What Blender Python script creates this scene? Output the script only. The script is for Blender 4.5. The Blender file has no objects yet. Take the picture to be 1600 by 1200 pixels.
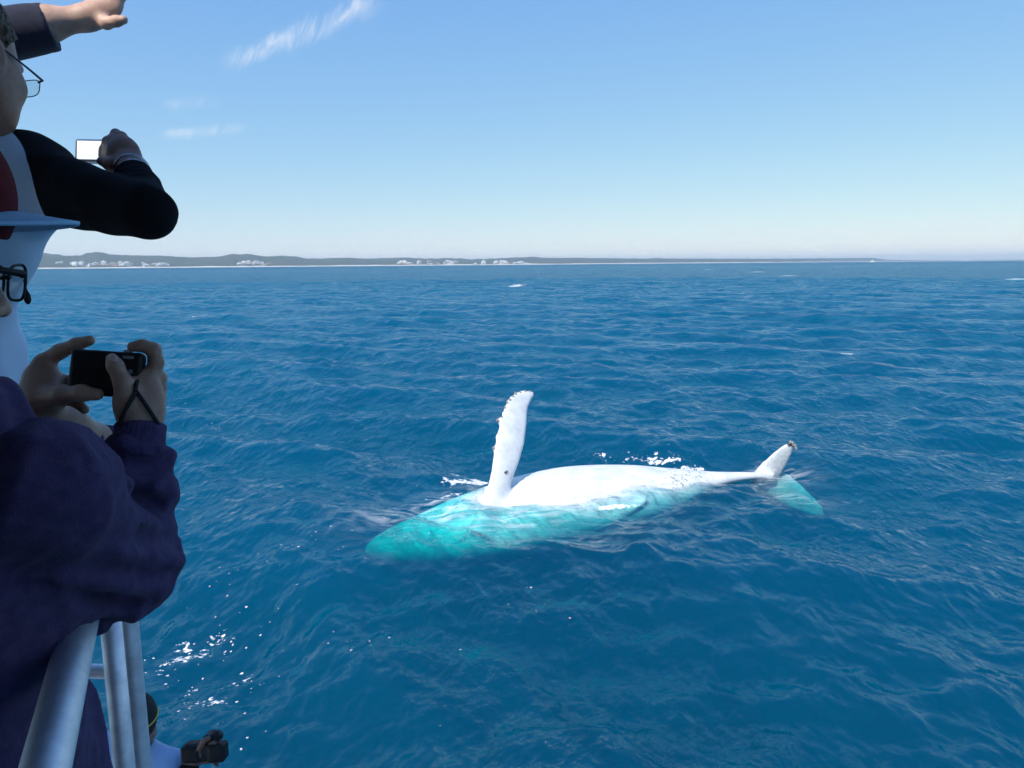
import bpy, math, random
import numpy as np
from mathutils import Vector, Matrix

scene = bpy.context.scene
COL = scene.collection
RNG = np.random.default_rng(7)
random.seed(7)
# ------------------------------------------------------------------ camera
FPX = 1186.0                      # focal length in pixels of a 1600 px wide frame
CAM_H = 5.0                       # metres above the sea
PITCH = math.atan(187 / FPX)
ROLL = 0.0082
cf = np.array([0, math.cos(PITCH), -math.sin(PITCH)])
_r0 = np.array([1.0, 0, 0]); _u0 = np.cross(_r0, cf)
cr = _r0 * math.cos(ROLL) - _u0 * math.sin(ROLL)
cu = _u0 * math.cos(ROLL) + _r0 * math.sin(ROLL)
CAM = np.array([0, 0, CAM_H])
cam_data = bpy.data.cameras.new('camera')
cam_data.sensor_width = 36.0
cam_data.lens = FPX / 1600 * 36.0
cam_data.clip_start = 0.05
cam_data.clip_end = 90000
cam = bpy.data.objects.new('camera', cam_data)
COL.objects.link(cam)
M = Matrix(((cr[0], cu[0], -cf[0], CAM[0]), (cr[1], cu[1], -cf[1], CAM[1]), (cr[2], cu[2], -cf[2], CAM[2]), (0, 0, 0, 1)))
cam.matrix_world = M
scene.camera = cam

def P(x, y, d):
    """surveyed point: bearing (x, y) of the photograph, d metres ahead of the lens"""
    return CAM + d * (cf + cr * (x - 800) / FPX - cu * (y - 600) / FPX)
def W(x, y, z=0.0):
    v = cf + cr * (x - 800) / FPX - cu * (y - 600) / FPX
    return CAM + v * (z - CAM_H) / v[2]

# ------------------------------------------------------------------ light
SUN_AZ = math.radians(-140)        # measured from the viewing direction, minus = to the left
SUN_EL = math.radians(50)
sun_dir = np.array([math.sin(SUN_AZ) * math.cos(SUN_EL), math.cos(SUN_AZ) * math.cos(SUN_EL), math.sin(SUN_EL)])
sun_data = bpy.data.lights.new('sun', 'SUN')
sun_data.energy = 4.2
sun_data.angle = math.radians(0.53)
sun_data.color = (1.0, 0.955, 0.88)
sun = bpy.data.objects.new('sun', sun_data)
COL.objects.link(sun)
sun.rotation_euler = Vector(sun_dir).to_track_quat('Z', 'Y').to_euler()
sun.location = (0, 0, 60)

world = bpy.data.worlds.new('World')
scene.world = world
world.use_nodes = True
wn = world.node_tree
for n in list(wn.nodes): wn.nodes.remove(n)

class NT:
    """small helper to write node trees"""
    def __init__(s, tree): s.t = tree
    def n(s, typ, **kw):
        nd = s.t.nodes.new(typ)
        for k, v in kw.items():
            if k.startswith('i_'):
                nd.inputs[k[2:].replace('_', ' ')].default_value = v
            else: setattr(nd, k, v)
        return nd
    def l(s, a, b): s.t.links.new(a, b)
    def math(s, op, a, b=None, c=None, clamp=False):
        nd = s.t.nodes.new('ShaderNodeMath'); nd.operation = op; nd.use_clamp = clamp
        for i, v in enumerate((a, b, c)):
            if v is None: continue
            if isinstance(v, (int, float)): nd.inputs[i].default_value = v
            else: s.l(v, nd.inputs[i])
        return nd.outputs[0]
    def dot(s, a, vec):
        nd = s.t.nodes.new('ShaderNodeVectorMath'); nd.operation = 'DOT_PRODUCT'
        s.l(a, nd.inputs[0]); nd.inputs[1].default_value = tuple(vec); return nd.outputs['Value']
    def ramp(s, v, lo, hi, to0=0.0, to1=1.0, smooth=True):
        nd = s.t.nodes.new('ShaderNodeMapRange')
        nd.interpolation_type = 'SMOOTHSTEP' if smooth else 'LINEAR'
        s.l(v, nd.inputs[0])
        for i, q in zip((1, 2, 3, 4), (lo, hi, to0, to1)): nd.inputs[i].default_value = q
        return nd.outputs[0]
    def noise(s, vec, scale, detail=3.0, rough=0.55, dist=0.0):
        nd = s.t.nodes.new('ShaderNodeTexNoise')
        if vec is not None: s.l(vec, nd.inputs['Vector'])
        nd.inputs['Scale'].default_value = scale; nd.inputs['Detail'].default_value = detail
        nd.inputs['Roughness'].default_value = rough; nd.inputs['Distortion'].default_value = dist
        return nd.outputs['Fac']
    def mixc(s, fac, a, b):
        nd = s.t.nodes.new('ShaderNodeMix'); nd.data_type = 'RGBA'
        for sock, v in ((nd.inputs[0], fac), (nd.inputs[6], a), (nd.inputs[7], b)):
            if hasattr(v, 'is_linked'): s.l(v, sock)
            elif isinstance(v, (int, float)): sock.default_value = v
            else: sock.default_value = (*v[:3], 1)
        return nd.outputs[2]

g = NT(wn)
sky = g.n('ShaderNodeTexSky', sky_type='NISHITA', sun_disc=False)
sky.sun_elevation = SUN_EL
sky.sun_rotation = SUN_AZ          # clockwise from +Y
sky.altitude = 0; sky.air_density = 1.0; sky.dust_density = 0.0; sky.ozone_density = 5.0
# thin cirrus: a noise field over the sky's direction, gathered in three streaks
tc = g.n('ShaderNodeTexCoord').outputs['Generated']
def direction(x, y):
    v = cf + cr * (x - 800) / FPX - cu * (y - 600) / FPX
    return v / np.linalg.norm(v)
cloud = None
for (x0, y0, x1, y1, wv, gain) in ((350, 102, 595, 2, .017, 1.0), (250, 214, 385, 196, .009, .8), (255, 166, 340, 154, .010, .4)):
    a, b = direction(x0, y0), direction(x1, y1)
    c = a + b; c /= np.linalg.norm(c)
    e1 = b - a; L = np.linalg.norm(e1); e1 /= L
    e2 = np.cross(c, e1)
    u, v = g.dot(tc, e1), g.dot(tc, e2)
    cv = float(c @ e2); cu0 = float(c @ e1)
    u = g.math('SUBTRACT', u, cu0); v = g.math('SUBTRACT', v, cv)
    front = g.math('GREATER_THAN', g.dot(tc, c), 0.5)
    comb = g.n('ShaderNodeCombineXYZ')
    # fibres lie across the streak, slanting
    g.l(g.math('ADD', g.math('MULTIPLY', u, 1.0), g.math('MULTIPLY', v, 1.1)), comb.inputs[0])
    g.l(g.math('MULTIPLY', v, .6), comb.inputs[1])
    nz = g.noise(comb.outputs[0], 40, 8, .66, 2.2)
    nz2 = g.noise(comb.outputs[0], 24, 4, .55, .8)
    wob = g.math('MULTIPLY', g.math('SUBTRACT', nz2, .5), wv * 1.6)
    vv = g.math('ABSOLUTE', g.math('ADD', v, wob))
    mu = g.ramp(g.math('ABSOLUTE', u), L * .30, L * .56, 1, 0)
    mv = g.ramp(vv, 0.0, wv, 1, 0)
    m = g.math('MULTIPLY', mu, mv)
    den = g.math('MULTIPLY', m, g.ramp(g.math('ADD', g.math('MULTIPLY', nz, .7), g.math('MULTIPLY', nz2, .5)), .38, .90))
    den = g.math('MULTIPLY', g.math('MULTIPLY', den, front), gain)
    cloud = den if cloud is None else g.math('MAXIMUM', cloud, den)
# sky brightness and hue graded channel by channel
sepc = g.n('ShaderNodeSeparateColor'); g.l(sky.outputs[0], sepc.inputs[0])
comc = g.n('ShaderNodeCombineColor')
for _i, (_k, _p) in enumerate(((1.10, .80), (1.735, .586), (4.15, .18))):
    g.l(g.math('MULTIPLY', g.math('POWER', sepc.outputs[_i], _p), _k), comc.inputs[_i])
hsv = comc
skc = g.mixc(g.math('MULTIPLY', cloud, .70, clamp=True), hsv.outputs[0], (6.2, 6.4, 6.7))
bg = g.n('ShaderNodeBackground', i_Strength=0.13)
g.l(skc, bg.inputs['Color'])
out = g.n('ShaderNodeOutputWorld')
g.l(bg.outputs[0], out.inputs['Surface'])

vs = scene.view_settings
scene.display_settings.display_device = 'sRGB'
vs.view_transform = 'Standard'; vs.look = 'None'; vs.exposure = 0.25; vs.gamma = 1.0; vs.use_curve_mapping = False
scene.cycles.use_denoising = True
scene.cycles.use_adaptive_sampling = True
scene.cycles.adaptive_threshold = 0.025
scene.cycles.adaptive_min_samples = 16
scene.cycles.max_bounces = 5
scene.cycles.volume_bounces = 1
scene.cycles.transparent_max_bounces = 16
scene.cycles.caustics_reflective = False
scene.cycles.caustics_refractive = False
scene.cycles.sample_clamp_indirect = 4.0

# ------------------------------------------------------------------ helpers
def mat(name, color, rough=.6, metal=0.0, noise=0.0, nscale=20.0, bump=0.0, bscale=200.0, spec=.5, color2=None, sss=0.0, sheen=0.0, dark=None):
    """principled material with procedural colour variation and fine relief"""
    m = bpy.data.materials.new(name); m.use_nodes = True
    g = NT(m.node_tree); b = m.node_tree.nodes['Principled BSDF']
    b.inputs['Roughness'].default_value = rough; b.inputs['Metallic'].default_value = metal
    b.inputs['Specular IOR Level'].default_value = spec
    obj = g.n('ShaderNodeTexCoord').outputs['Object']
    c2 = color2 if color2 else tuple(c * (1 - noise) for c in color)
    nz = g.noise(obj, nscale, 4, .6)
    g.l(g.mixc(g.ramp(nz, .3, .7), color, c2), b.inputs['Base Color'])
    if bump:
        bn = g.n('ShaderNodeBump'); bn.inputs['Strength'].default_value = bump; bn.inputs['Distance'].default_value = .004
        g.l(g.noise(obj, bscale, 3, .6), bn.inputs['Height']); g.l(bn.outputs[0], b.inputs['Normal'])
    if sss:
        b.inputs['Subsurface Weight'].default_value = sss
        b.inputs['Subsurface Radius'].default_value = (.012, .005, .003)
        b.inputs['Subsurface Scale'].default_value = 1.0
    if sheen:
        b.inputs['Sheen Weight'].default_value = sheen
        b.inputs['Sheen Roughness'].default_value = .4
    return m

def mesh_obj(name, verts, faces, material=None, parent=None, smooth=True, props=None):
    me = bpy.data.meshes.new(name)
    verts = np.asarray(verts, dtype=np.float32)
    if isinstance(faces, np.ndarray):
        nv, nf, k = len(verts), len(faces), faces.shape[1]
        me.vertices.add(nv); me.vertices.foreach_set('co', verts.ravel())
        me.loops.add(nf * k); me.loops.foreach_set('vertex_index', faces.ravel().astype(np.int32))
        me.polygons.add(nf)
        me.polygons.foreach_set('loop_start', np.arange(0, nf * k, k, dtype=np.int32))
        me.polygons.foreach_set('loop_total', np.full(nf, k, dtype=np.int32))
        me.update(calc_edges=True)
    else:
        me.from_pydata([tuple(v) for v in verts.tolist()], [], faces); me.update()
    if smooth: me.polygons.foreach_set('use_smooth', np.ones(len(me.polygons), dtype=bool))
    if material: me.materials.append(material)
    o = bpy.data.objects.new(name, me); COL.objects.link(o)
    if parent: o.parent = parent
    for k, v in (props or {}).items(): o[k] = v
    return o

def empty(name, loc, label, cat, group=None):
    o = bpy.data.objects.new(name, None); COL.objects.link(o)
    o.location = loc; o.empty_display_size = .1
    o['label'] = label; o['category'] = cat
    if group: o['group'] = group
    return o
def adopt(o, parent):
    """parent a child whose vertices are in world space to an Empty standing at parent.location"""
    o.parent = parent
    o.matrix_parent_inverse = Matrix.Translation(-Vector(parent.location))
    return o

# ---- implicit surfaces (smooth unions of tapered limbs) meshed with surface nets
def smin(a, b, k):
    h = np.maximum(k - np.abs(a - b), 0) / k
    return np.minimum(a, b) - h * h * k * .25
def smax(a, b, k): return -smin(-a, -b, k)
def cap(p, a, b, ra, rb):
    a = np.asarray(a, np.float32); b = np.asarray(b, np.float32); ba = b - a
    t = np.clip(((p - a) @ ba) / max(float(ba @ ba), 1e-9), 0, 1)
    return np.linalg.norm(p - a - t[:, None] * ba, axis=1) - (ra + (rb - ra) * t)
def ell(p, c, r, R=None):
    q = p - np.asarray(c, np.float32)
    if R is not None: q = q @ np.asarray(R, np.float32).T      # rows of R are the local axes
    r = np.asarray(r, np.float32)
    k0 = np.linalg.norm(q / r, axis=1); k1 = np.linalg.norm(q / (r * r), axis=1) + 1e-9
    return k0 * (k0 - 1) / k1
def box(p, c, h, R=None, rad=.01):
    q = p - np.asarray(c, np.float32)
    if R is not None: q = q @ np.asarray(R, np.float32).T
    q = np.abs(q) - (np.asarray(h, np.float32) - rad)
    return np.linalg.norm(np.maximum(q, 0), axis=1) + np.minimum(q.max(axis=1), 0) - rad
def chain(p, pts, rads, k=.01):
    d = None
    for i in range(len(pts) - 1):
        e = cap(p, pts[i], pts[i + 1], rads[i], rads[i + 1])
        d = e if d is None else smin(d, e, k)
    return d
def waves3(seed, n, lmin, lmax):
    r = np.random.default_rng(seed)
    k = r.normal(size=(n, 3)); k /= np.linalg.norm(k, axis=1)[:, None]
    k *= (2 * np.pi / np.exp(r.uniform(np.log(lmin), np.log(lmax), n)))[:, None]
    ph = r.uniform(0, 6.28, n)
    def f(p): return np.sin(p @ k.T.astype(np.float32) + ph.astype(np.float32)).sum(axis=1) / math.sqrt(n)
    return f

def nets(f, lo, hi, h):
    """surface nets of f < 0 on a grid of step h; only blocks near the surface are sampled"""
    lo = np.asarray(lo, np.float32); hi = np.asarray(hi, np.float32)
    B = 8
    nb = np.ceil((hi - lo) / (h * B)).astype(int)
    n = nb * B
    cen = np.stack(np.meshgrid(*[lo[i] + (np.arange(nb[i]) + .5) * B * h for i in range(3)], indexing='ij'), -1).reshape(-1, 3).astype(np.float32)
    fc = np.concatenate([f(cen[i:i + 200000]) for i in range(0, len(cen), 200000)])
    G = np.repeat(np.repeat(np.repeat(fc.reshape(nb), B, 0), B, 1), B, 2).astype(np.float32)
    act = np.argwhere((np.abs(fc) < 1.6 * B * h).reshape(nb))
    off = np.stack(np.meshgrid(*[np.arange(B)] * 3, indexing='ij'), -1).reshape(-1, 3)
    for s in range(0, len(act), 600):
        ii = (act[s:s + 600, None, :] * B + off[None]).reshape(-1, 3)
        G[ii[:, 0], ii[:, 1], ii[:, 2]] = f((lo + ii * h).astype(np.float32))
    S = G < 0
    cnt = np.zeros(n - 1, np.int8)
    for dx in (0, 1):
        for dy in (0, 1):
            for dz in (0, 1):
                cnt += S[dx:n[0] - 1 + dx, dy:n[1] - 1 + dy, dz:n[2] - 1 + dz]
    cells = np.argwhere((cnt > 0) & (cnt < 8))
    idx = np.full(n - 1, -1, np.int32); idx[tuple(cells.T)] = np.arange(len(cells))
    cs = np.array([(a, b, c) for a in (0, 1) for b in (0, 1) for c in (0, 1)])
    vals = np.stack([G[tuple((cells + c).T)] for c in cs], 1)
    acc = np.zeros((len(cells), 3)); num = np.zeros(len(cells))
    for i in range(8):
        for j in range(i + 1, 8):
            if np.abs(cs[i] - cs[j]).sum() != 1: continue
            a, b = vals[:, i], vals[:, j]; m = (a < 0) != (b < 0)
            t = np.where(m, a / np.where(m, a - b, 1), 0)
            acc += m[:, None] * (cs[i] + t[:, None] * (cs[j] - cs[i])); num += m
    V = lo + (cells + acc / num[:, None]) * h
    F = []
    for ax in range(3):
        a1, a2 = (ax + 1) % 3, (ax + 2) % 3
        sl0 = [slice(None)] * 3; sl1 = [slice(None)] * 3
        sl0[ax] = slice(0, -1); sl1[ax] = slice(1, None)
        A, Bm = S[tuple(sl0)], S[tuple(sl1)]
        e = np.argwhere(A != Bm)
        e = e[(e[:, a1] > 0) & (e[:, a2] > 0) & (e[:, a1] < n[a1] - 1) & (e[:, a2] < n[a2] - 1) & (e[:, ax] < n[ax] - 1)]
        o1 = np.zeros(3, int); o1[a1] = 1; o2 = np.zeros(3, int); o2[a2] = 1
        q = np.stack([idx[tuple((e - o1 - o2).T)], idx[tuple((e - o2).T)], idx[tuple(e.T)], idx[tuple((e - o1).T)]], 1)
        ins = A[tuple(e.T)]
        q[~ins] = q[~ins][:, ::-1]
        F.append(q)
    F = np.concatenate(F)
    return V, F[(F >= 0).all(1)]
def join(*vf):
    V, F, o = [], [], 0
    for v, f in vf:
        V.append(v); F.append(f + o); o += len(v)
    return np.concatenate(V), np.concatenate(F)
def unit(v): v = np.asarray(v, float); return v / np.linalg.norm(v)
def interp(x, xs, ys): return np.interp(x, xs, ys).astype(np.float32)
def tube(pts, rads, seg=12, closed=True):
    """swept tube through pts"""
    pts = [np.asarray(p, float) for p in pts]
    if isinstance(rads, (int, float)): rads = [rads] * len(pts)
    V, F = [], []
    up = np.array([0, 0, 1.0])
    for i, p in enumerate(pts):
        t = unit(pts[min(i + 1, len(pts) - 1)] - pts[max(i - 1, 0)])
        s = np.cross(t, up)
        if np.linalg.norm(s) < .2: s = np.cross(t, [0, 1.0, 0])
        s = unit(s); q = np.cross(s, t)
        if i and np.dot(s, ps) < 0: s, q = -s, -q
        ps = s
        for k in range(seg):
            a = 2 * math.pi * k / seg
            V.append(p + rads[i] * (math.cos(a) * s + math.sin(a) * q))
    for i in range(len(pts) - 1):
        for k in range(seg):
            k2 = (k + 1) % seg
            F.append((i * seg + k, i * seg + k2, (i + 1) * seg + k2, (i + 1) * seg + k))
    if closed:
        F.append(tuple(range(seg))[::-1]); F.append(tuple(range((len(pts) - 1) * seg, len(pts) * seg)))
    return V, F
def bezier(p0, p1, p2, p3, n=10):
    p0, p1, p2, p3 = [np.asarray(p, float) for p in (p0, p1, p2, p3)]
    return [(1 - t) ** 3 * p0 + 3 * t * (1 - t) ** 2 * p1 + 3 * t * t * (1 - t) * p2 + t ** 3 * p3 for t in np.linspace(0, 1, n)]
def boxmesh(c, h, R=np.eye(3)):
    R = np.asarray(R, float); c = np.asarray(c, float)
    V = [c + R.T @ (np.array(s) * h) for s in [(-1,-1,-1),(1,-1,-1),(1,1,-1),(-1,1,-1),(-1,-1,1),(1,-1,1),(1,1,1),(-1,1,1)]]
    return V, [(0,3,2,1),(4,5,6,7),(0,1,5,4),(1,2,6,5),(2,3,7,6),(3,0,4,7)]
def bevelled(o, w=.004, seg=2):
    b = o.modifiers.new('edge', 'BEVEL'); b.width = w; b.segments = seg; b.limit_method = 'ANGLE'
    return o

# ------------------------------------------------------------------ sea
WAVE_DIR = math.radians(238)      # towards the left and towards the camera
def make_sea():
    ang = np.concatenate([np.linspace(-180, -44, 60)[:-1], np.linspace(-44, 44, 580), np.linspace(44, 180, 60)[1:-1]])
    ang = np.radians(ang)
    r1 = np.exp(np.linspace(math.log(2.0), math.log(5.6), 24))[:-1]
    r2 = np.exp(np.linspace(math.log(5.6), math.log(260), 800))
    r3 = np.linspace(260, 1400, 240)[1:]
    r4 = np.exp(np.linspace(math.log(1400), math.log(26000), 60))[1:]
    rad = np.concatenate([[.02], r1, r2, r3, r4])
    na, nr = len(ang), len(rad)
    R, A = np.meshgrid(rad, ang, indexing='ij')
    X = (R * np.sin(A)).ravel(); Y = (R * np.cos(A)).ravel()
    dr = np.gradient(rad)
    da = np.gradient(ang); da[0] = da[1]; da[-1] = da[-2]
    sp = np.maximum(dr[:, None], (R * da[None, :]) * .8).ravel()
    Z = np.zeros_like(X); DX = np.zeros_like(X); DY = np.zeros_like(X)
    SX = np.zeros_like(X)
    rg = np.random.default_rng(11)
    n = 170
    lam = np.exp(np.linspace(math.log(.32), math.log(16), n)) * rg.uniform(.95, 1.05, n)
    for i in range(n):
        l = lam[i]
        spread = .50 if l > 3 else .85
        th = WAVE_DIR + rg.normal() * spread
        k = 2 * math.pi / l
        s = math.sqrt(2 * .050 / n) * (1.0 if l < 9 else .8) * (1.3 if .6 < l < 5 else .85)
        a = s / k
        ok = sp < l / 2.0
        att = np.clip((l / 2.0 - sp[ok]) / (l / 5.0), 0, 1)
        ph = k * (X[ok] * math.cos(th) + Y[ok] * math.sin(th)) + rg.uniform(0, 6.28)
        c, sn = np.cos(ph) * a * att, np.sin(ph) * a * att
        Z[ok] += c
        DX[ok] -= sn * math.cos(th) * .5; DY[ok] -= sn * math.sin(th) * .5
    # the water swells down round the whale's belly so that it stays dry
    V = np.stack([X + DX, Y + DY, Z], 1)
    i, j = np.meshgrid(np.arange(nr - 1), np.arange(na), indexing='ij')
    j2 = (j + 1) % na
    F = np.stack([i * na + j, (i + 1) * na + j, (i + 1) * na + j2, i * na + j2], -1).reshape(-1, 4)[:, ::-1]
    return V, F
SEA_V, SEA_F = make_sea()

def foam_density(V):
    """how much broken water lies where: fresh foam round the whale, drifting bubbles by the boat, few whitecaps"""
    x, y = V[:, 0], V[:, 1]
    d = np.zeros(len(V))
    def patch(px, py, lx, ly, ang, amt, q=1.0):
        c = W(px, py); a = math.radians(ang)
        u = ((x - c[0]) * math.cos(a) + (y - c[1]) * math.sin(a)) / lx
        v = (-(x - c[0]) * math.sin(a) + (y - c[1]) * math.cos(a)) / ly
        rr = u * u + v * v
        np.maximum(d, amt * np.exp(-rr * q), out=d)
    for a in ((712, 726, .9, .8, 0, .62), (735, 738, .7, .7, 20, .85), (720, 750, .9, .4, 15, .8), (770, 742, .4, .8, 0, .75), (830, 742, .5, .5, 0, .7), (950, 708, .9, .35, 0, .7), (1040, 716, .9, .3, -5, .85), (690, 742, .7, .5, 0, .5), (745, 748, .6, .3, 20, .85),
              (835, 728, .6, .45, 0, .6), (1005, 712, 1.3, .35, 0, .7), (1075, 724, .9, .3, -5, .85), (965, 783, 1.1, .22, 5, .95), (700, 768, .8, .25, 30, .75), (800, 748, .3, .5, 0, .7),
              (940, 790, .6, .15, 5, .7), (1100, 733, .5, .25, 0, .85), (880, 800, .7, .2, 10, .5), (860, 812, .9, .25, 20, .45),
              (1205, 712, .25, .2, 0, .5), (1235, 728, .25, .2, 0, .6), (1030, 800, .5, .5, 0, .45), (600, 720, .9, .4, 0, .42),
              (640, 850, .5, .2, 0, .5), (930, 845, .5, .2, 0, .5), (660, 862, .5, .2, 0, .5)):
        patch(*a[:5], min(1.0, a[5] * 1.15))
    for a in ((300, 990, 1.5, 1.2, 60, .74), (330, 1050, 1.3, .8, 40, .74), (420, 890, 2.2, .8, 40, .60), (560, 1000, 1.8, .8, 10, .50),
              (370, 1110, 1.3, .6, 30, .66), (500, 1090, 1.0, .5, 30, .52), (690, 1110, 1.0, .5, 0, .36), (780, 1140, 1.2, .4, 0, .34),
              (800, 940, 1.6, .5, -10, .38), (1250, 1090, .8, .3, -30, .30), (1060, 1170, .6, .25, -15, .36), (1430, 1020, 1.5, .4, -35, .3),
              (540, 880, 2.2, .7, 5, .36), (960, 970, 1.6, .4, -15, .34), (300, 1150, 1.0, .6, 30, .5)):
        patch(*a)
    for a in ((312, 496, 1.7, .8, 0, .95), (372, 515, 2.0, 1.2, 0, .5), (805, 447, 4.0, 3.5, 0, .95), (1232, 431, 7, 8, 0, 1.0), (1290, 553, 1.3, .30, -4, .9),
              (1322, 556, .75, .4, 0, 1.0), (1590, 461, 3, 1.6, 0, 1.0), (1592, 437, 5, 5, 0, 1.0), (1484, 440, 3, 4, 0, .9),
              (712, 437, 3, 4, 0, .8), (1107, 421, 8, 15, 0, .9), (865, 487, 1.5, 1.2, 0, .7), (1342, 514, 1.0, .8, 0, .8), (320, 612, 1.2, .6, 0, .55),
              (425, 428, 8, 8, 0, .8), (1180, 425, 7, 12, 0, .8), (1314, 417, 14, 30, 0, .8), (525, 443, 3, 3, 0, .7), (1020, 462, 2, 2, 0, .7),
              (335, 655, .9, .35, 0, .6), (1510, 500, 2, 1, 0, .55), (590, 505, 2, 1, 0, .5)):
        patch(a[0], a[1], a[2] * 1.0, a[3] * 1.35, a[4], min(1.0, a[5] * 1.15))
    return d.astype(np.float32)

def sea_material():
    m = bpy.data.materials.new('sea_water'); m.use_nodes = True
    t = m.node_tree
    for n in list(t.nodes): t.nodes.remove(n)
    g = NT(t)
    pos = g.n('ShaderNodeNewGeometry').outputs['Position']
    mp = g.n('ShaderNodeMapping'); mp.inputs['Rotation'].default_value = (0, 0, -WAVE_DIR); mp.inputs['Scale'].default_value = (1, .62, 1)
    g.l(pos, mp.inputs[0])
    mp2 = g.n('ShaderNodeMapping'); mp2.inputs['Rotation'].default_value = (0, 0, -WAVE_DIR + .7); mp2.inputs['Scale'].default_value = (1, .6, 1)
    g.l(pos, mp2.inputs[0])
    h1 = g.noise(mp.outputs[0], 2.2, 2, .5, 0)
    h2 = g.noise(mp2.outputs[0], 6.5, 3, .55, 0)
    gust = g.ramp(g.noise(pos, .16, 0, .5), .35, .65, .35, 1.0)
    hh = g.math('ADD', g.math('MULTIPLY', h1, .20), g.math('MULTIPLY', g.math('MULTIPLY', h2, .075), gust))
    bump = g.n('ShaderNodeBump'); bump.inputs['Strength'].default_value = 1.0; bump.inputs['Distance'].default_value = 1.0
    g.l(hh, bump.inputs['Height'])
    # beyond the reach of the mesh's short waves their slopes go into the normal instead
    dxy = g.n('ShaderNodeVectorMath', operation='LENGTH'); flat = g.n('ShaderNodeVectorMath', operation='MULTIPLY')
    g.l(pos, flat.inputs[0]); flat.inputs[1].default_value = (1, 1, 0); g.l(flat.outputs[0], dxy.inputs[0])
    slope = g.ramp(dxy.outputs['Value'], 25, 260, .15, 2.6)
    nzc = g.n('ShaderNodeTexNoise'); nzc.inputs['Scale'].default_value = 1.7; nzc.inputs['Detail'].default_value = 2; g.l(pos, nzc.inputs['Vector'])
    cen = g.n('ShaderNodeVectorMath', operation='SUBTRACT'); g.l(nzc.outputs['Color'], cen.inputs[0]); cen.inputs[1].default_value = (.5, .5, .5)
    fl2 = g.n('ShaderNodeVectorMath', operation='MULTIPLY'); g.l(cen.outputs[0], fl2.inputs[0]); fl2.inputs[1].default_value = (1, 1, 0)
    scl = g.n('ShaderNodeVectorMath', operation='SCALE'); g.l(fl2.outputs[0], scl.inputs[0]); g.l(slope, scl.inputs['Scale'])
    addn = g.n('ShaderNodeVectorMath', operation='ADD'); g.l(bump.outputs[0], addn.inputs[0]); g.l(scl.outputs[0], addn.inputs[1])
    nrm = g.n('ShaderNodeVectorMath', operation='NORMALIZE'); g.l(addn.outputs[0], nrm.inputs[0])
    fr = g.n('ShaderNodeFresnel', i_IOR=1.333); g.l(nrm.outputs[0], fr.inputs['Normal'])
    tr = g.n('ShaderNodeBsdfTransparent')
    gl = g.n('ShaderNodeBsdfGlossy'); gl.inputs['Roughness'].default_value = .06; gl.inputs['Color'].default_value = (.88, .94, 1, 1)
    g.l(nrm.outputs[0], gl.inputs['Normal'])
    water = g.n('ShaderNodeMixShader'); g.l(g.math('DIVIDE', fr.outputs[0], g.math('ADD', 1.0, g.math('MULTIPLY', fr.outputs[0], 1.35))), water.inputs[0]); g.l(tr.outputs[0], water.inputs[1]); g.l(gl.outputs[0], water.inputs[2])
    # foam: clumps and single bubbles, their amount carried by the mesh
    fa = g.n('ShaderNodeAttribute'); fa.attribute_name = 'foam'; fd = fa.outputs['Fac']
    w1 = g.noise(pos, 3.1, 3, .65, .0)
    w2 = g.noise(pos, 11, 3, .6, .0)
    field = g.math('ADD', g.math('MULTIPLY', w1, .55), g.math('MULTIPLY', w2, .45))
    th = g.math('SUBTRACT', .985, g.math('MULTIPLY', fd, .60))
    fo = g.ramp(g.math('SUBTRACT', field, th), -.005, .05)
    jn = g.n('ShaderNodeTexNoise'); jn.inputs['Scale'].default_value = 26; jn.inputs['Detail'].default_value = 1; g.l(pos, jn.inputs['Vector'])
    js = g.n('ShaderNodeVectorMath', operation='SCALE'); g.l(jn.outputs['Color'], js.inputs[0]); js.inputs['Scale'].default_value = .045
    jit = g.n('ShaderNodeVectorMath', operation='ADD'); g.l(pos, jit.inputs[0]); g.l(js.outputs[0], jit.inputs[1])
    vor = g.n('ShaderNodeTexVoronoi', feature='F1'); g.l(jit.outputs[0], vor.inputs['Vector']); vor.inputs['Scale'].default_value = 17
    sel = g.n('ShaderNodeSeparateColor'); g.l(vor.outputs['Color'], sel.inputs[0])
    bub = g.ramp(g.math('SUBTRACT', g.math('MULTIPLY', g.math('POWER', sel.outputs[1], 2.0), .36), vor.outputs['Distance']), -.04, .10)
    pick = g.math('LESS_THAN', sel.outputs[0], g.math('MULTIPLY', g.math('MULTIPLY', fd, g.math('MULTIPLY', fd, fd)), g.ramp(w1, .45, .60, 0, 3.0)))
    fo = g.math('MULTIPLY', g.math('MAXIMUM', fo, g.math('MULTIPLY', bub, pick), clamp=True), g.ramp(w2, .35, .65, .55, .95))
    va = g.n('ShaderNodeAttribute'); va.attribute_name = 'veil'
    mp3 = g.n('ShaderNodeMapping'); mp3.inputs['Rotation'].default_value = (0, 0, -.35); mp3.inputs['Scale'].default_value = (.9, 2.6, 1); g.l(pos, mp3.inputs[0])
    wisp = g.ramp(g.noise(mp3.outputs[0], 2.3, 4, .62, .6), .40, .72)
    fo = g.math('MAXIMUM', fo, g.math('MULTIPLY', g.math('MULTIPLY', wisp, va.outputs['Fac']), .80), clamp=True)
    df = g.n('ShaderNodeBsdfDiffuse'); df.inputs['Color'].default_value = (.82, .84, .85, 1)
    mx = g.n('ShaderNodeMixShader'); g.l(fo, mx.inputs[0]); g.l(water.outputs[0], mx.inputs[1]); g.l(df.outputs[0], mx.inputs[2])
    o = g.n('ShaderNodeOutputMaterial'); g.l(mx.outputs[0], o.inputs['Surface'])
    sc = g.n('ShaderNodeVolumeScatter'); sc.inputs['Color'].default_value = (.005, .255, .53, 1); sc.inputs['Density'].default_value = .175
    sc.inputs['Anisotropy'].default_value = 0.0
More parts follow.
